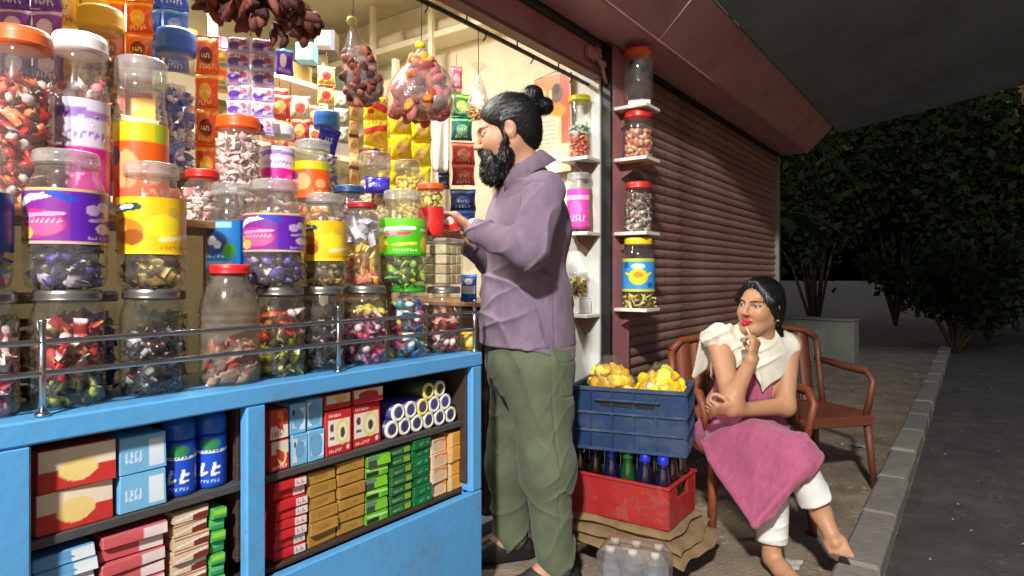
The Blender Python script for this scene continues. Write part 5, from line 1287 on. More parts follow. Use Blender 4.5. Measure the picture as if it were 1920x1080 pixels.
def sdf_mesh(f, lo, hi, h, colf=None):
    lo = np.asarray(lo, np.float32); B = 4
    nb = np.ceil((np.asarray(hi) - lo) / (h * B)).astype(int); n = nb * B
    bi = np.stack(np.meshgrid(*[np.arange(q) for q in nb], indexing='ij'), -1).reshape(-1, 3)
    cen = lo + (bi * B + (B - 1) / 2).astype(np.float32) * h
    dc = np.concatenate([f(c) for c in np.array_split(cen, max(1, len(cen) // 200000))])
    near = np.abs(dc) < B * h * 1.35 + .004
    D = np.repeat(np.repeat(np.repeat(np.where(dc < 0, -1, 1).astype(np.float32).reshape(nb), B, 0), B, 1), B, 2)
    off = np.stack(np.meshgrid(*[np.arange(B)] * 3, indexing='ij'), -1).reshape(-1, 3)
    ids = (bi[near][:, None, :] * B + off[None]).reshape(-1, 3)
    vals = np.concatenate([f(lo + c.astype(np.float32) * h) for c in np.array_split(ids, max(1, len(ids) // 250000))])
    D[ids[:, 0], ids[:, 1], ids[:, 2]] = vals
    S = D < 0; cnt = np.zeros(n - 1, np.uint8)
    for dx in (0, 1):
        for dy in (0, 1):
            for dz in (0, 1): cnt += S[dx:n[0] - 1 + dx, dy:n[1] - 1 + dy, dz:n[2] - 1 + dz]
    A = np.argwhere((cnt > 0) & (cnt < 8)); idx = np.full(n, -1, np.int32); idx[A[:, 0], A[:, 1], A[:, 2]] = np.arange(len(A))
    acc = np.zeros((len(A), 3), np.float32); num = np.zeros(len(A), np.float32)
    corners = [(x, y, z) for x in (0, 1) for y in (0, 1) for z in (0, 1)]
    cv = {c: D[A[:, 0] + c[0], A[:, 1] + c[1], A[:, 2] + c[2]] for c in corners}
    for c in corners:
        for ax_ in range(3):
            if c[ax_]: continue
            e = list(c); e[ax_] = 1; e = tuple(e); a, b = cv[c], cv[e]; m = (a < 0) != (b < 0)
            t = np.where(m, a / np.where(m, a - b, 1), 0); q = np.tile(np.array(c, np.float32), (len(A), 1)); q[:, ax_] += t
            acc[m] += q[m]; num[m] += 1
    vts = lo + (A + acc / num[:, None]) * h
    F = []
    for ax_ in range(3):
        o1, o2 = (ax_ + 1) % 3, (ax_ + 2) % 3; sl0 = [slice(None)] * 3; sl1 = [slice(None)] * 3; sl0[ax_] = slice(0, -1); sl1[ax_] = slice(1, None)
        X = S[tuple(sl0)] != S[tuple(sl1)]; E = np.argwhere(X); E = E[(E[:, o1] > 0) & (E[:, o2] > 0)]
        q = []
        for (u, w) in ((-1, -1), (0, -1), (0, 0), (-1, 0)):
            k = E.copy(); k[:, o1] += u; k[:, o2] += w; q.append(idx[k[:, 0], k[:, 1], k[:, 2]])
        q = np.stack(q, -1); flip = ~S[E[:, 0], E[:, 1], E[:, 2]]; q[flip] = q[flip][:, ::-1]; F.append(q[(q >= 0).all(1)])
    F = np.concatenate(F)
    me = bpy.data.meshes.new('body'); me.vertices.add(len(vts)); me.vertices.foreach_set('co', vts.astype(np.float32).ravel())
    me.loops.add(F.size); me.loops.foreach_set('vertex_index', F.ravel().astype(np.int32)); me.polygons.add(len(F)); me.polygons.foreach_set('loop_start', np.arange(0, F.size, 4, dtype=np.int32))
    me.polygons.foreach_set('use_smooth', np.ones(len(F), bool)); me.update(calc_edges=True)
    if colf is not None:
        at = me.attributes.new('Col', 'FLOAT_COLOR', 'POINT'); c = np.ones((len(vts), 4), np.float32); c[:, :3] = colf(vts); at.data.foreach_set('color', c.ravel())
    return me
def axes(fwd, up):
    fwd = np.asarray(fwd, float); fwd /= np.linalg.norm(fwd); l = np.cross(up, fwd); l /= np.linalg.norm(l); return np.stack([fwd, l, np.cross(fwd, l)], -1)   # columns: forward, left, up
def head_sdf(O, A, beard=False, s=1.0):
    """head in its own frame: x forward, y left, z up, origin between the ears"""
    A32 = A.astype(np.float32); O32 = np.asarray(O, np.float32)
    fs = U([ell((-.015, 0, .032), (.098, .076, .088)), ell((.022, 0, -.035), (.066, .060, .082)), cap((.062, -.012, -.098), (.062, .012, -.098), .020), ell((.052, .036, -.030), (.032, .026, .030)), ell((.052, -.036, -.030), (.032, .026, .030)), cap((-.01, .05, -.05), (.045, .03, -.092), .022, .018), cap((-.01, -.05, -.05), (.045, -.03, -.092), .022, .018)], .03)
    brow = U([cap((.080, .034, .024), (.089, .008, .019), .009), cap((.080, -.034, .024), (.089, -.008, .019), .009)], .01)
    nose = U([cap((.090, 0, .012), (.112, 0, -.030), .0065, .0105), ell((.100, .011, -.034), (.011, .008, .008)), ell((.100, -.011, -.034), (.011, .008, .008))], .008)
    lips = U([ell((.0885, 0, -.061), (.010, .023, .0055)), ell((.087, 0, -.0705), (.0105, .019, .006))], .003)
    sock = [ell((.094, y, .002), (.012, .017, .011)) for y in (.032, -.032)]; eye = [ell((.0765, y, .002), (.0125, .0145, .0115)) for y in (.032, -.032)]
    ears = U([ell((-.006, y, -.004), (.021, .009, .031)) for y in (.076, -.076)], .004); earc = [ell((-.001, y, .002), (.010, .006, .016)) for y in (.085, -.085)]
    neck = cap((-.022, 0, -.05), (-.045, 0, -.17), .052, .056)
    def f(p):
        q = (p - O32) @ A32 / s
        d = smin(fs(q), brow(q), .014); d = smin(d, nose(q), .012)
        for e in sock: d = smax(d, -e(q), .010)
        for e in eye: d = smin(d, e(q), .003)
        d = smin(d, lips(q), .006); e = ears(q)
        for c in earc: e = smax(e, -c(q), .006)
        d = smin(d, e, .008); return smin(d, neck(q), .03) * s
    return f
def head_col(O, A, skin, lip, s=1.0, brow=(24, 18, 16), gaze=(0., 0.), kohl=.0035, line=True):
    sk, lp, br = lin(skin), lin(lip), lin(brow)
    def f(p):
        q = (p - np.asarray(O)) @ A / s; c = np.tile(sk, (len(p), 1)); x, y, z = q.T; front = x > .055
        def put(m, col, w=1.0): c[m] = c[m] * (1 - w) + np.asarray(col) * w
        put(front & (np.hypot((np.abs(y) - .036) / .022, (z + .032) / .02) < 1), sk * np.array([1.08, .92, .9]), .5)
        for s_ in (1, -1):
            u, w = (y * s_ - .032), z - .002
            put(front & (np.abs(u + .001) < .021) & (np.abs(w - .0205 + 9 * (u - .002) ** 2) < .0030 - .05 * np.maximum(0, u)), br, .95)
            if not line: continue
            al = (u / .0145) ** 2 + (w / .0055) ** 2
            put(front & (al < 1.9) & (w > -.003), sk * .62, .7)
            put(front & (al < 1.0), (.42, .38, .35))
            put(front & (np.hypot(u - gaze[0] * s_, w - gaze[1]) < .0058) & (al < 1.0), (.012, .008, .006))
            put(front & (al >= .8) & (al < 1.0 + kohl * 150) & (w > -.001), (.014, .010, .010), .9)
        put(front & (((y / .0235) ** 2 + ((z + .0655) / .0115) ** 2) < 1) & (x > .078), lp, .9)
        put(front & (np.abs(z + .0655) < .0016) & (np.abs(y) < .021) & (x > .075), lp * .35, .8)
        put((x > .08) & (np.hypot(np.abs(y) - .008, z + .0415) < .0045), sk * .3, .7)
        return c
    return f
def hand_sdf(wr, fwd, nrm, curl, sc=1.0, thumb=1, spread=.0, tcurl=.5):
    """palm, four fingers of unequal length with three joints each, and a thumb from the palm's side; nrm points out of the palm"""
    fwd = np.asarray(fwd, float); fwd /= np.linalg.norm(fwd); nrm = np.asarray(nrm, float); nrm -= fwd * (nrm @ fwd); nrm /= np.linalg.norm(nrm); sd = np.cross(fwd, nrm) * thumb; wr = np.asarray(wr, float)
    pt = lambda a, b, c: wr + sc * (a * fwd + b * sd + c * nrm)
    M3 = np.stack([fwd, sd, nrm], -1)
    palm = U([ell(pt(.045, .002, 0), np.array([.050, .040, .0165]) * sc, M3), cap(pt(.0, .006, 0), pt(.0, -.008, 0), .024 * sc, .022 * sc), cap(pt(.082, .030, 0), pt(.076, -.030, 0), .0115 * sc, .010 * sc)], .018 * sc)
    fs = []
    for i, (b0, L) in enumerate(((.030, .072), (.010, .080), (-.011, .074), (-.030, .058))):
        p = pt(.084 - .002 * abs(i - 1), b0, 0); a = 0.0; r = .0092 - .0006 * i; cu = curl[i] if hasattr(curl, '__len__') else curl
        for k, fr in enumerate((.45, .30, .25)):
            a += cu * (.9, 1.25, .8)[k]; d = fwd * math.cos(a) + nrm * math.sin(a) + sd * spread * (1.5 - i) * .3
            e = p + d / np.linalg.norm(d) * L * fr * sc; fs.append(cap(p, e, r * sc, (r - .0009) * sc)); p = e; r -= .0009
    t0 = pt(.022, .030, .006); t1 = t0 + sc * .036 * (fwd * .62 + sd * (.62 - .3 * tcurl) + nrm * (.25 + .5 * tcurl)); t2 = t1 + sc * .030 * (fwd * .8 + sd * (.2 - .6 * tcurl) + nrm * .45 * (1 + tcurl)); t3 = t2 + sc * .022 * (fwd * .7 - sd * .55 * tcurl + nrm * .3)
    fs += [cap(t0, t1, .0135 * sc, .0105 * sc), cap(t1, t2, .0105 * sc, .0092 * sc), cap(t2, t3, .0090 * sc, .0078 * sc)]
    def f(p):
        d = fs[0](p)
        for q in fs[1:]: d = np.minimum(d, q(p))
        return smin(palm(p), d, .008 * sc)
    return f
def bounds(pts, m): pts = np.array(pts); return pts.min(0) - m, pts.max(0) + m

m_skin = mat('skin', attr=True, rough=.5, var=.05, vs=40, sub=.12, bump=.06, bs=300)
m_hair = mat('black_hair', (14, 11, 11), .45, var=.3, vs=60, bump=.10, bs=90, stretch=(1, 1, .25))
m_shirt = mat('mauve_linen', (122, 102, 120), .9, var=.2, vs=26, bump=.22, bs=34, sheen=.1, stretch=(1, 1, .5))
m_trou = mat('olive_cotton', (88, 96, 72), .9, var=.26, vs=12, bump=.22, bs=30, sheen=.1)
m_shoe = mat('dark_shoe', (30, 28, 30), .5, var=.1)

def strands(o, n, L, flow, width=.0011, lift=.25, seed=1, jit=.35, keep=None):
    """loose hairs standing on a hair mass, joined as one part"""
    g = np.random.default_rng(seed); me = o.data; k = len(me.polygons)
    c = np.empty(k * 3, np.float32); me.polygons.foreach_get('center', c); c = c.reshape(-1, 3); nn = np.empty(k * 3, np.float32); me.polygons.foreach_get('normal', nn); nn = nn.reshape(-1, 3)
    if keep is not None: m = keep(c); c, nn = c[m], nn[m]
    i = g.integers(0, len(c), n); c, nn = c[i], nn[i]; d = flow(c, nn); d = d - nn * (d * nn).sum(1, keepdims=True); d /= np.linalg.norm(d, axis=1, keepdims=True) + 1e-6
    d = d + nn * lift * g.uniform(.2, 1.3, (n, 1)) + g.normal(0, jit, (n, 3)); d /= np.linalg.norm(d, axis=1, keepdims=True)
    sd = np.cross(d, nn); sd /= np.linalg.norm(sd, axis=1, keepdims=True) + 1e-6; l = L * g.uniform(.5, 1.3, (n, 1)); bend = nn * l * g.uniform(-.25, .1, (n, 1)) - UP * l * .12
    r0 = c - nn * .001; mid = c + d * l * .55; tip = c + d * l + bend
    v = np.stack([r0 - sd * width, r0 + sd * width, mid + sd * width * .8, mid - sd * width * .8, tip], 1).reshape(-1, 3); b0 = np.arange(n)[:, None] * 5
    f = [tuple(q) for q in np.concatenate([b0 + [0, 1, 2, 3]], 1)] + [tuple(q) for q in (b0 + [3, 2, 4])]
    h = MB(); h.v, h.f, h.s = v.tolist(), [tuple(map(int, q)) for q in f], [True] * len(f)
    return stuff(h.build('loose_hair', m_hair, o.parent))
# ---------------------------------------------------------------- the man at the counter
th = math.radians(18)
mF = -R * math.cos(th) - V * math.sin(th); mL = -V * math.cos(th) + R * math.sin(th)     # his front and his left
hd = W(950, 249, 2.26); pel = W(990, 680, 2.34); chest = W(990, 430, 2.33); nb = W(982, 340, 2.30)
shL = nb + mL * .185 - UP * .058 - mF * .012; shR = nb - mL * .185 - UP * .058 - mF * .012
elL = W(992, 468, 2.03); wrL = W(888, 432, 2.16)
elR = W(925, 490, 2.50); wrR = W(872, 455, 2.36)
hipL = pel + mL * .085 - UP * .03; hipR = pel - mL * .085 - UP * .03
knL = W(1026, 870, 2.20); anL = W(1040, 1052, 2.20); knR = W(952, 870, 2.46); anR = W(958, 1038, 2.44)
anL[2] = .085; anR[2] = .085
TA = axes(mF, UP); HA = axes(mF * 1.0 - V * .0 - UP * .20 + V * .24, UP)
handF = (W(848, 404, 2.17) - wrL); handL = hand_sdf(wrL, handF, -V * .2 - R * .6 - UP * .55, [.35, .42, .5, .55], .98, -1, tcurl=.5)
handR = hand_sdf(wrR, W(832, 425, 2.26) - wrR, V * .5 + UP * .5 - R * .3, [.4, .45, .5, .55], .98, 1)
body = U([ell(chest + UP * .02, (.125, .18, .22), TA), ell(pel + UP * .09, (.12, .165, .17), TA), cap(nb - UP * .05, chest, .05, .1), cap(shL, elL, .052, .044), cap(shR, elR, .056, .044), cap(elL, wrL, .044, .028), cap(elR, wrR, .044, .028), cap(hipL, knL, .085, .058), cap(knL, anL, .058, .04), cap(hipR, knR, .085, .058), cap(knR, anR, .058, .04), cap(anL, anL + mF * .12 - UP * .045, .038, .03), cap(anR, anR + mF * .12 - UP * .045, .038, .03)], .05)
hs = head_sdf(hd, HA, s=1.04)
neckc = cap(hd - UP * .06 - mF * .02, nb - UP * .02, .054, .062)
fb = lambda p: smin(smin(smin(smin(body(p), neckc(p), .04), hs(p), .03), handL(p), .012), handR(p), .012)
lo, hi = bounds([hd + UP * .14, hd + mF * .14, shL, shR, elL, elR, anL, anR, anL + mF * .15, wrL, wrL + handF / np.linalg.norm(handF) * .2, wrR - R * .17], .10); lo[2] = .005
hc = head_col(hd, HA, (186, 138, 108), (160, 96, 84), 1.04)
man = ob('person', sdf_mesh(fb, lo, hi, .0042, hc), m_skin)
tag(man, 'standing man with black top knot and beard in mauve shirt and olive trousers', 'person')
# shirt
slv = U([cap(shL, elL, .068, .060), cap(elL, wrL + (elL - wrL) * .10, .058, .040)], .035)
slvR = U([cap(shR, elR, .070, .060), cap(elR, wrR + (elR - wrR) * .10, .058, .040)], .035)
hem = W(992, 655, 2.34)
tor = U([ell(chest + UP * .0 + mF * .005, (.150, .200, .185), TA), ell(hem + UP * .16 + mF * .012, (.162, .195, .26), TA), ell(hem + UP * .0 + mF * .008, (.166, .198, .20), TA), cap(shL - mL * .03, nb + mL * .04 - UP * .058, .064, .062), cap(shR + mL * .03, nb - mL * .04 - UP * .058, .064, .062), cap(nb - UP * .035 - mF * .01, chest, .078, .14)], .06)
inner = U([ell(hem - UP * .03, (.150, .186, .12), TA)], .01)
collar_in = cap(hd - UP * .05 - mF * .02, nb - UP * .005 + mF * .02, .060, .064)
col_n = (nb + UP * .022 + mF * .006); col_ax = axes(mF * 1 - UP * .55, UP)
def collar(p):
    q = (p - col_n.astype(np.float32)) @ col_ax.astype(np.float32); r = np.sqrt((q[:, 0] + .012) ** 2 * .85 + q[:, 1] ** 2)
    return np.maximum(np.abs(r - .074 + q[:, 2] * .50) - .006, np.abs(q[:, 2] - .004) - .034)
vneck = cap(nb + mF * .085 + UP * .03, chest + mF * .16 + UP * .06, .045, .012)
def shirt(p):
    t = tor(p); a = slv(p); b = slvR(p)
    zz = p[:, 2]; low = np.clip((1.12 - zz) / .3, 0, 1); fwd_ = (p - pel.astype(np.float32)) @ mF.astype(np.float32)
    t = t - .019 * crease(p, UP * .9 + mF * .30, 62, 2.8, 6, .38) * (.35 + .65 * low) - .014 * crease(p, UP * .55 - mF * .75, 52, 2.4, 5, .45, 3) - .014 * crease(p, mF * .8 + UP * .25, 46, 2.2, 4, .45, 7) * low + .004 * (vnoise(p * 9) - .5)
    tl = np.clip(((p - elL.astype(np.float32)) ** 2).sum(1) ** .5 / .16, 0, 1); dl = (wrL - shL) / np.linalg.norm(wrL - shL)
    a = a - (.022 * (1 - tl) + .006) * crease(p, dl * .7 + UP * .6, 105, 2.0, 7, .34) - .016 * crease(p, UP * .8 - R * .4, 60, 2.4, 6, .42, 4); b = b - .008 * crease(p, UP, 90, 2, 8)
    d = smin(smin(t, a, .022), b, .022)
    sp_ = (p - shL.astype(np.float32)) @ ((elL - shL) / np.linalg.norm(elL - shL)).astype(np.float32)
    d = d + .0035 * np.exp(-((sp_ - .012) / .0035) ** 2) * (np.abs((p - shL.astype(np.float32)) @ mF.astype(np.float32)) < .11)
    d = d + .003 * np.exp(-((zz - hem[2] - .022) / .003) ** 2)
    sf = (p - pel.astype(np.float32)) @ mF.astype(np.float32); sl_ = (p - pel.astype(np.float32)) @ mL.astype(np.float32)
    d = d + .003 * np.exp(-((sf + .025) / .003) ** 2) * (sl_ > .08) * (zz < 1.2)
    d = smax(d, -collar_in(p), .006); d = smax(d, -vneck(p), .008)
    hz = hem[2] + .012 * np.sin(fwd_ * 16) - .03 * np.clip(-fwd_ * 3, -.6, 1) 
    d = smax(d, hz - zz + .0, .006); return smax(d, -inner(p), .004)
lo, hi = bounds([shL, shR, elL, elR, wrL, wrR, hem + mF * .19, hem - mF * .19, hem + mL * .2, hem - mL * .2, col_n + UP * .06, col_n - mF * .1], .09)
c0 = man.location
sh_o = ob('shirt', sdf_mesh(shirt, lo, hi, .0042), m_shirt, man)
# turned down collar, open at the throat
cn_ = W(982, 318, 2.295); cz_ = UP * .88 + mF * .47; cz_ /= np.linalg.norm(cz_); cx_ = mF - cz_ * (mF @ cz_); cx_ /= np.linalg.norm(cx_); cy_ = np.cross(cz_, cx_)
v, n_ = [], 34
for i in range(n_):
    a = math.radians(24) + (2 * math.pi - math.radians(48)) * i / (n_ - 1); tip = max(0, math.cos(a)) ** 3
    for r_c, z_c in ((.073, .000), (.074, .028), (.078, .034), (.085, .028), (.110 + .012 * tip, -.022 - .022 * tip)):
        v.append(cn_ + cx_ * r_c * 1.10 * math.cos(a) + cy_ * r_c * math.sin(a) + cz_ * (z_c + .002 * math.sin(a * 9)))
b = MB(); b.add(v, [(i * 5 + j, i * 5 + 5 + j, i * 5 + 6 + j, i * 5 + 1 + j) for i in range(n_ - 1) for j in range(4)])
co_ = b.build('collar', m_shirt, man); md_ = co_.modifiers.new('thick', 'SOLIDIFY'); md_.thickness = .0035; md_.offset = 0
# cuffs, placket and watch
def band(c, axis, r, w, th_, name, m):
    axis = axis / np.linalg.norm(axis); b = MB(); v, f = lathe_vf([(r, -w / 2), (r + th_, -w / 2 + .001), (r + th_, w / 2 - .001), (r, w / 2)], 24); A_ = axes(axis, UP); v = v[:, [2, 0, 1]] @ A_.T + c; b.add(v, f[:-2]); return b.build(name, m, man)
band(wrL + (elL - wrL) * .10, wrL - elL, .040, .034, .004, 'cuff', m_shirt)
band(wrR + (elR - wrR) * .10, wrR - elR, .040, .034, .004, 'cuff', m_shirt)
band(wrL + (elL - wrL) * .015, wrL - elL, .0305, .018, .004, 'watch_strap', mat('watch_strap_steel', (206, 204, 198), .25, metal=.9, var=.05))
wd = (wrL - elL) / np.linalg.norm(wrL - elL); wn = -V * .5 + UP * .7; wn -= wd * (wn @ wd); wn /= np.linalg.norm(wn); wc = wrL + (elL - wrL) * .015 + wn * .034
b = MB(); v, f = lathe_vf([(0, -.003), (.018, -.003), (.019, 0), (.018, .004), (0, .0045)], 20); A_ = axes(wn, wd); b.add(v[:, [2, 0, 1]] @ A_.T + wc, f); b.build('watch_case', mat('watch_face', (226, 224, 218), .2, metal=.5, var=.03), man)
# trousers
wst = pel + UP * .06
trs = U([ell(pel + UP * .02, (.150, .185, .16), TA), cap(hipL + UP * .02, knL, .130, .084), cap(knL, anL + UP * .02, .084, .063)], .06)
trR = U([ell(pel + UP * .02, (.148, .182, .15), TA), cap(hipR + UP * .02, knR, .112, .078), cap(knR, anR + UP * .02, .078, .064)], .06)
def trousers(p):
    zz = p[:, 2]; lowk = np.clip((.50 - zz) / .35, 0, 1)
    fo = -crease(p, UP * .75 + mF * .7, 60, 3.4, 7, .40) * (.004 + .013 * lowk ** 1.2) - crease(p, UP * .7 - mF * .7, 54, 3.2, 6, .44, 5) * (.006 + .010 * lowk) - .011 * crease(p, R * .8 + UP * .35, 40, 2.0, 4, .45, 9) + .005 * (vnoise(p * 7) - .5)
    seam = 0
    d = np.minimum(trs(p), trR(p)); d = smin(trs(p), trR(p), .012) + fo
    ax0 = (hipL + (knL - hipL) * np.clip((hipL[2] - zz) / (hipL[2] - knL[2]), 0, 2)[:, None]).astype(np.float32); qf = ((p - ax0) * mF.astype(np.float32)).sum(1); ql = ((p - ax0) * mL.astype(np.float32)).sum(1)
    d = d + .004 * np.exp(-((qf + .006) / .003) ** 2) * (ql > .03)
    pu, pv = qf + .085, zz - (hem[2] - .085); pe_ = np.maximum(np.abs(pu) - .05, np.abs(pv) - .058)
    d = d + .0035 * np.exp(-(pe_ / .0028) ** 2) * (ql > .0)
    d = smax(d, zz - (hem[2] + .06), .01); return smax(d, .035 - zz + .008 * np.sin(p[:, 0] * 40), .008)
lo, hi = bounds([wst + mF * .2, wst - mF * .2, wst + mL * .2, wst - mL * .2, anL, anR, knL - mF * .1, knR + mF * .1], .11); lo[2] = .005; hi[2] = hem[2] + .1
ob('trousers', sdf_mesh(trousers, lo, hi, .0042), m_trou, man)
# back pocket and seam
pk = hipL - mF * .09 + mL * .085
for an_ in (anL, anR):
    q0 = an_ - UP * .045 - mF * .06; q1 = an_ - UP * .05 + mF * .15
    fsh = U([cap(q0, q1, .040, .036), cap(an_ - UP * .01, an_ + mF * .07 - UP * .03, .042, .036)], .03)
    def shoe(p, f_=fsh): return smax(smax(f_(p), .004 - p[:, 2], .004), p[:, 2] - .10, .01)
    lo, hi = bounds([q0, q1], .07); lo[2] = -.006; hi[2] = .12
    ob('shoe', sdf_mesh(shoe, lo, hi, .006), m_shoe, man)
# hair with top knot, and beard, in the head's frame
def in_head(f, s=1.04):
    A32, O32 = HA.astype(np.float32), hd.astype(np.float32)
    return lambda p: f((p - O32) @ A32 / s) * s
hcap = ell((-.020, 0, .040), (.104, .083, .092)); hback = ell((-.062, 0, -.010), (.058, .068, .075)); bun = U([ell((-.112, .004, .108), (.036, .034, .034)), ell((-.146, -.006, .066), (.032, .032, .030)), ell((-.095, .01, .070), (.034, .032, .03))], .010)
side = U([cap((.018, .068, .030), (.014, .069, -.030), .010, .010), cap((.018, -.068, .030), (.014, -.069, -.030), .010, .010)], .01)
def hair(q):
    st = .0005 * np.sin(np.arctan2(q[:, 1], q[:, 2] + .04) * 60 + vnoise(q * 20) * 4) + .0015 * (vnoise(q * 30) - .5)
    d = smin(hcap(q), hback(q), .03)
    d = smax(d, (q[:, 0] - .052 - .45 * q[:, 2] + .0), .012); d = smax(d, -(ell((.075, 0, -.045), (.075, .10, .082))(q)), .01)
    d = smax(d, -(q[:, 2] + .078), .01); d = smax(d, -(U([ell((-.004, y, -.012), (.024, .03, .036)) for y in (.09, -.09)], .004)(q)), .006)
    d = smin(d, side(q), .01); d = smin(d, bun(q) + .006 * (vnoise(q * 90) - .5), .012); return d + st
lo, hi = bounds([hd], .20); ho = ob('hair', sdf_mesh(in_head(hair), lo, hi, .0035), m_hair, man)
knot = hd + HA @ np.array([-.105, 0, .075])
strands(ho, 5200, .030, lambda c, nn: knot - c + 0 * c, .0008, .10, 1, .10)
strands(ho, 350, .020, lambda c, nn: np.random.default_rng(5).normal(0, 1, c.shape), .0007, .5, 2, .5, lambda c: (c - knot) @ UP > -.03)
brd = U([ell((.054, 0, -.108), (.060, .064, .054)), ell((.070, 0, -.130), (.042, .050, .036)), cap((.014, .066, -.030), (.026, .058, -.090), .013, .026), cap((.014, -.066, -.030), (.026, -.058, -.090), .013, .026), cap((.096, .004, -.050), (.082, .030, -.066), .0085, .011), cap((.096, -.004, -.050), (.082, -.030, -.066), .0085, .011), cap((.078, .034, -.066), (.065, .042, -.095), .014, .02), cap((.078, -.034, -.066), (.065, -.042, -.095), .014, .02)], .018)
mouth = ell((.104, 0, -.0665), (.020, .017, .0065))
def beard(q): return smax(brd(q) + .010 * (vnoise(q * 70) - .5) + .007 * (vnoise(q * np.array([140, 140, 50], np.float32)) - .5), -mouth(q), .005)
lo, hi = bounds([hd + HA @ np.array([.05, 0, -.09])], .14); bo = ob('beard', sdf_mesh(in_head(beard), lo, hi, .0035), m_hair, man)
strands(bo, 6500, .013, lambda c, nn: mF * .25 - UP + 0 * c, .0009, .45, 3, .35)
# small red packet in his fingers
p = Paint(18, 18, (214, 36, 34)).ell(.5, .5, .28, .2, (236, 190, 180)).rect(0, .86, 1, 1, (180, 24, 26))
pack('small red packet held in the man\'s fingers', p, .06, .06, W(842, 398, 2.15), rz=FACE, t=.012, seed=12)

# ---------------------------------------------------------------- the woman on the chair
wF0 = -V * .96 + R * .28                                                  # her body turned a little to the picture's right
wF = wF0 / np.linalg.norm(wF0); wLft = np.cross(UP, wF)                    # her left is the picture's right
SK2 = (186, 136, 102)
h2 = W(1424, 575, 2.62); HB = axes(-V * .62 - R * .78 + UP * .06, UP + R * .10)
n2 = W(1418, 640, 2.68); ch2 = W(1408, 705, 2.70); pe2 = W(1392, 812, 2.76)
sR = W(1348, 640, 2.66); sL = W(1478, 648, 2.70)                           # shoulders: her right is at the picture's left
eR = W(1372, 752, 2.46); wR_ = W(1408, 676, 2.43)
eL = W(1472, 762, 2.58); wL_ = W(1372, 770, 2.44)
hR2 = W(1362, 815, 2.72); hL2 = W(1428, 818, 2.74)
kL2 = W(1450, 872, 2.36); aL2 = W(1447, 1040, 2.33); kR2 = W(1492, 858, 2.28); aR2 = W(1540, 962, 2.26)
aL2[2] = .085
TB = axes(wF, UP)
fR = hand_sdf(wR_, W(1416, 640, 2.44) - wR_, V * .55 - R * .55 + UP * .2, [.85, 1.0, 1.05, 1.1], .90, -1, tcurl=.8)
fL = hand_sdf(wL_, W(1330, 768, 2.42) - wL_, UP * .6 + V * .7, [.9, 1.0, 1.05, 1.1], .90, -1, tcurl=.7)
body2 = U([ell(ch2 - UP * .01, (.095, .145, .17), TB), ell(pe2 + UP * .06, (.11, .155, .14), TB), cap(n2 - UP * .03, ch2, .05, .08), cap(sR, eR, .048, .038), cap(eR, wR_, .0375, .0245), cap(sL, eL, .046, .037), cap(eL, wL_, .036, .0245), cap(hR2, kR2, .08, .056), cap(kR2, aR2, .052, .034), cap(hL2, kL2, .08, .056), cap(kL2, aL2, .052, .034), cap(n2 + (sR - n2) * .5, sR, .045, .05), cap(n2 + (sL - n2) * .5, sL, .045, .05)], .032)
footL = U([cap(aL2 - UP * .03, aL2 + wF * .05 - UP * .045, .032, .03), cap(aL2 + wF * .05 - UP * .045, aL2 + wF * .15 - UP * .058, .030, .022)], .02)
fdR = (W(1575, 1035, 2.14) - aR2); fdR /= np.linalg.norm(fdR)
fsd = np.cross(fdR, (aR2 - kR2)); fsd /= np.linalg.norm(fsd); fdn = np.cross(fdR, fsd)
if fdn @ (aR2 - kR2) < 0: fdn = -fdn
footR = U([cap(aR2 + fdn * .03 - fdR * .03, aR2 + fdn * .03 + fdR * .10, .026, .020), cap(aR2, aR2 + fdR * .07 + fdn * .02, .033, .028), cap(aR2 + fdn * .036 + fdR * .09 - fsd * .02, aR2 + fdn * .036 + fdR * .09 + fsd * .02, .018, .018)] + [cap(aR2 + fdn * .038 + fdR * .10 + fsd * (.028 - .014 * i), aR2 + fdn * .042 + fdR * (.15 - .008 * i) + fsd * (.030 - .015 * i), .0095 - .0008 * i, .0085 - .0008 * i) for i in range(5)], .012)
hs2 = head_sdf(h2, HB, s=.96); nk2 = cap(h2 - UP * .06, n2 - UP * .02, .044, .052)
def fb2(p):
    d = smin(body2(p), nk2(p), .03); d = smin(d, hs2(p), .025); d = smin(d, smin(footL(p), footR(p), .01), .02)
    d = smin(d, fR(p), .010); return smin(d, fL(p), .010)
lo, hi = bounds([h2 + UP * .13, h2, sR, sL, eR, eL, aL2, aL2 + wF * .18, aR2, aR2 + fdR * .2, wL_ - R * .14, hR2, hL2], .11); lo[2] = .004
wm = ob('person', sdf_mesh(fb2, lo, hi, .0040, head_col(h2, HB, SK2, (178, 44, 62), .96, gaze=(.001, .001), kohl=.005)), m_skin)
tag(wm, 'seated woman in pink tunic and cream shawl holding a red lollipop', 'person')
# tunic: bodice, lap, and the panel hanging over her crossed legs
m_pinkc = mat('pink_cotton', (172, 84, 116), .9, var=.18, vs=60, bump=.35, bs=300, sheen=.15, stretch=(1, 1, .3))
m_cream2 = mat('cream_shawl', (222, 216, 196), .85, var=.06, vs=40, bump=.35, bs=300, sheen=.15)
m_wcot = mat('white_cotton', (224, 222, 216), .85, var=.05, vs=30, bump=.3, bs=300)
lap = U([ell(ch2 - UP * .02, (.108, .158, .165), TB), ell(pe2 + UP * .07, (.13, .172, .17), TB), cap(hR2 - R * .02, kR2, .108, .084), cap(hL2, kL2, .106, .082), cap(n2 + (sR - n2) * .45, sR + (n2 - sR) * .2, .05, .05), cap(n2 + (sL - n2) * .45, sL + (n2 - sL) * .2, .05, .05)], .045)
A1, B1, C1, D1 = W(1318, 830, 2.56), W(1414, 984, 2.20), W(1514, 872, 2.19), W(1420, 802, 2.43)
E1 = W(1346, 890, 2.42); G1 = W(1450, 966, 2.20)
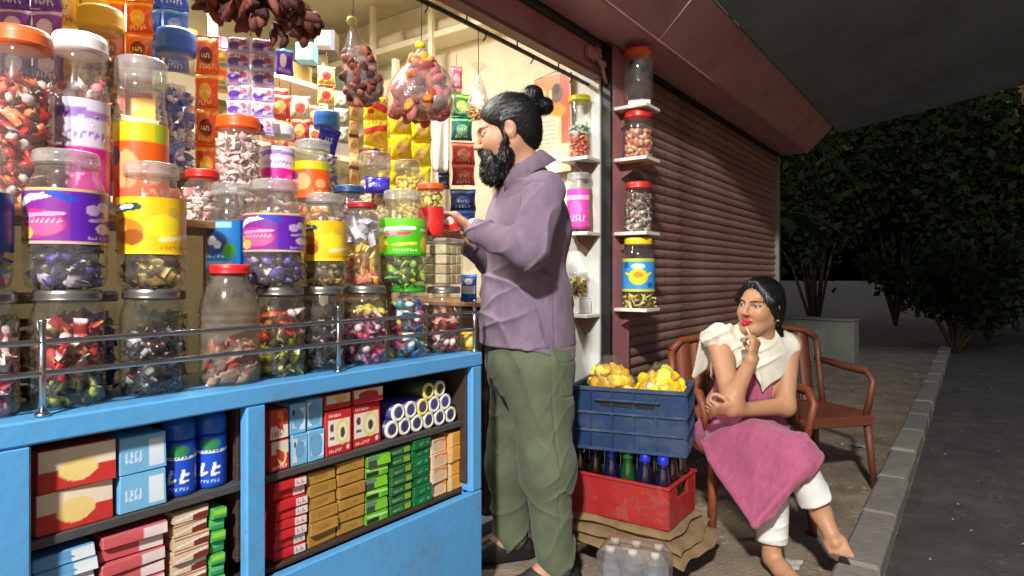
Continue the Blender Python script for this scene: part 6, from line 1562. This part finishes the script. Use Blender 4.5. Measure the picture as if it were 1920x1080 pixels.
panel = U([trisdf(A1, B1, D1, .007), trisdf(D1, B1, C1, .007), trisdf(A1, E1, B1, .007), trisdf(B1, G1, C1, .007), trisdf(hR2 + UP * .05, A1, D1, .008)], .014)
nk_cut = cap(n2 + UP * .05 + wF * .03, n2 + wF * .06 - UP * .02, .07, .045)
def tunic(p):
    zz = p[:, 2]; d = smin(lap(p), panel(p), .065)
    hang = np.clip((.52 - zz) / .2, 0, 1)
    d = d + -(.008 + .016 * hang) * crease(p, R * .9 + UP * .35, 52, 2.2, 5, .38) - .012 * crease(p, UP * .7 - R * .6, 48, 2.4, 5, .42, 4) + .004 * (vnoise(p * 8) - .5)
    d = smax(d, -cap(sR + UP * .02, eR, .060, .055)(p), .008); d = smax(d, -cap(sL + UP * .02, eL, .058, .052)(p), .008)
    d = smax(d, -U([cap(eR, wR_, .040, .026), cap(eL, wL_ + (eL - wL_) * .2, .036, .024)], .01)(p), .006)
    cutn = np.asarray(C1 - G1); return smax(d, -nk_cut(p), .008)
lo, hi = bounds([n2 + UP * .05, A1, B1, C1, E1, sR, sL, hR2 - R * .1, hL2, kR2, pe2 + V * .15], .10)
ob('tunic', sdf_mesh(tunic, lo, hi, .0052), m_pinkc, wm)
# cream shawl over both shoulders, meeting at the chest
f_ = wF
sRo, sLo = sR - UP * .0 - R * .015, sL + R * .012
a0 = n2 + UP * .015 - V * .035 - R * .035; a1 = n2 + UP * .01 - V * .03 + R * .05
tipC = W(1432, 728, 2.50); tipL = W(1384, 692, 2.50); tipR = W(1468, 700, 2.55); bkL = W(1302, 705, 2.78); bkR = W(1500, 700, 2.80)
drape = U([ell(ch2 + UP * .02, (.112, .158, .175), TB), cap(n2 - UP * .022, sR - UP * .004 + R * .008, .056, .052), cap(n2 - UP * .022, sL - UP * .006 - R * .012, .056, .046), cap(n2 + UP * .0, n2 - UP * .06, .058, .075)], .04)
TBf = TB.astype(np.float32); ch32 = ch2.astype(np.float32)
edge_px = [1290, 1342, 1356, 1384, 1404, 1416, 1434, 1452, 1488, 1500]; edge_py = [630, 640, 668, 698, 676, 696, 738, 722, 672, 640]
edge = np.array([(W(a_, b_, 2.56) - ch2) @ TB for a_, b_ in zip(edge_px, edge_py)]); edge_y, edge_z = edge[:, 1].copy(), edge[:, 2].copy(); yL_ = ((sL - ch2) @ TB)[1]; edge_y[-2:] = yL_ - .035, yL_ + .05; edge_z[-2:] = W(1480, 690, 2.66)[2] - ch2[2], W(1480, 642, 2.66)[2] - ch2[2]
flapL = U([trisdf(sR + UP * .055 + V * .03 - R * .01, sR + UP * .03 - R * .055 + V * .04, bkL, .008), trisdf(sR + UP * .055 + V * .03 - R * .01, bkL, W(1322, 690, 2.76), .008)], .012)
def shawl(p):
    q = (p - ch32) @ TBf
    hem_ = np.interp(q[:, 1], edge_y, edge_z) - q[:, 2]                   # lower edge of the cloth across her front
    hem_ = np.where(q[:, 0] < -.02, np.maximum(hem_ - .06, -.2), hem_)
    t = drape(p) - .012 - .015 * crease(p, R * .9 + UP * .45, 80, 2.2, 7, .36) - .013 * crease(p, R * .55 - UP * .8, 70, 2.2, 7, .4, 6) + .004 * (vnoise(p * 10) - .5)
    hem_ = np.maximum(hem_, np.maximum(q[:, 1] - yL_ - .040, edge_y[1] - .004 - q[:, 1]))
    d = smax(np.abs(t) - .006, hem_ * .8, .006)
    d = smin(d, flapL(p) - .004 * crease(p, R, 90, 2, 7), .02)
    d = smax(d, -cap(sR - UP * .030, eR, .053, .044)(p), .008); d = smax(d, -cap(sL - UP * .055, eL, .050, .042)(p), .008)
    d = smax(d, -cap(eR, wR_, .043, .028)(p), .005); d = smax(d, -(nk2(p) - .004), .004); return smax(d, -(fR(p) - .003), .004)
lo, hi = bounds([sRo, sLo, tipC, bkL, bkR, a0, a1], .10)
ob('shawl', sdf_mesh(shawl, lo, hi, .0042), m_cream2, wm)
# white leggings: both shins
def leg_(k, a, r0, r1, e0, e1):
    p0 = k + (a - k) * e0; p1 = k + (a - k) * e1; ax_ = (a - k) / np.linalg.norm(a - k); c_ = cap(p0, a, r0, r1)
    def f(p):
        t = (p - p1.astype(np.float32)) @ ax_.astype(np.float32)
        d = c_(p) - .006 * crease(p, ax_, 80, 2.6, 8, .4); d = smax(d, t, .004); return smax(d, -smax(c_(p) + .012, -(t + .05), .002), .002)
    return f, (p0, p1)
for k, a, r1, e1 in ((kL2, aL2, .054, .90), (kR2, aR2, .056, .80)):
    f, e = leg_(k, a, .057, r1, .34, e1); lo, hi = bounds(e, .085); ob('legging', sdf_mesh(f, lo, hi, .005), m_wcot, wm)
# hair: parted, drawn back to a low tail behind the neck
def in_head2(f, s=.96):
    A32, O32 = HB.astype(np.float32), h2.astype(np.float32)
    return lambda p: f((p - O32) @ A32 / s) * s
hc2 = ell((-.018, 0, .038), (.104, .085, .094)); hb2 = ell((-.06, 0, -.015), (.060, .074, .085))
tail = U([cap((-.095, .0, -.05), (-.10, .02, -.12), .04, .036), cap((-.10, .02, -.12), (-.06, .045, -.20), .036, .022)], .02)
wing = U([cap((.060, .012, .098), (.040, .072, .030), .016, .018), cap((.040, .072, .030), (-.01, .080, -.035), .016, .018), cap((.060, -.012, .098), (.040, -.072, .030), .016, .018), cap((.040, -.072, .030), (-.01, -.080, -.035), .016, .018)], .014)
def hair2(q):
    d = smin(hc2(q), hb2(q), .03); d = smax(d, q[:, 0] - .062 - .25 * (q[:, 2] - .05), .012); d = smax(d, -ell((.085, 0, -.028), (.070, .066, .105))(q), .010); d = smax(d, -(q[:, 2] + .085), .01)
    d = smin(d, wing(q), .014); d = smin(d, tail(q), .02)
    return d + .0007 * np.sin(np.arctan2(q[:, 1], q[:, 0] + .06) * 70 + vnoise(q * 25) * 4) + .002 * (vnoise(q * 45) - .5)
lo, hi = bounds([h2, h2 - UP * .12], .17); ho = ob('hair', sdf_mesh(in_head2(hair2), lo, hi, .0036), m_hair, wm)
nape = h2 + HB @ np.array([-.10, .0, -.05])
strands(ho, 5200, .034, lambda c, nn: nape - c + 0 * c, .0008, .06, 4, .08)
# earring and bangle
er = h2 + HB @ np.array([-.005, .084, -.045]) * .96
b = MB(); b.lathe([(0, -.009), (.006, -.006), (.007, 0), (.004, .005), (0, .006)], 12, er); b.build('earring', mat('pearl', (226, 222, 214), .2, var=0), wm)
# lollipop
lp = W(1396, 607, 2.47); q = W(1412, 640, 2.44)
lo_ = thing('lollipop', 'red lollipop at the woman\'s lips', 'lollipop', q)
b = MB(); b.tube([(0, 0, 0), lp - q], .0022, 8); b.build('stick', m_wshelf, lo_)
b = MB(); v, f = lathe_vf([(0, -.0125), (.008, -.010), (.0125, -.004), (.013, .003), (.009, .010), (0, .0125)], 16); b.add(v + (lp - q), f); b.build('candy', mat('red_candy', (196, 24, 44), .15, var=.05, coat=.5), lo_)
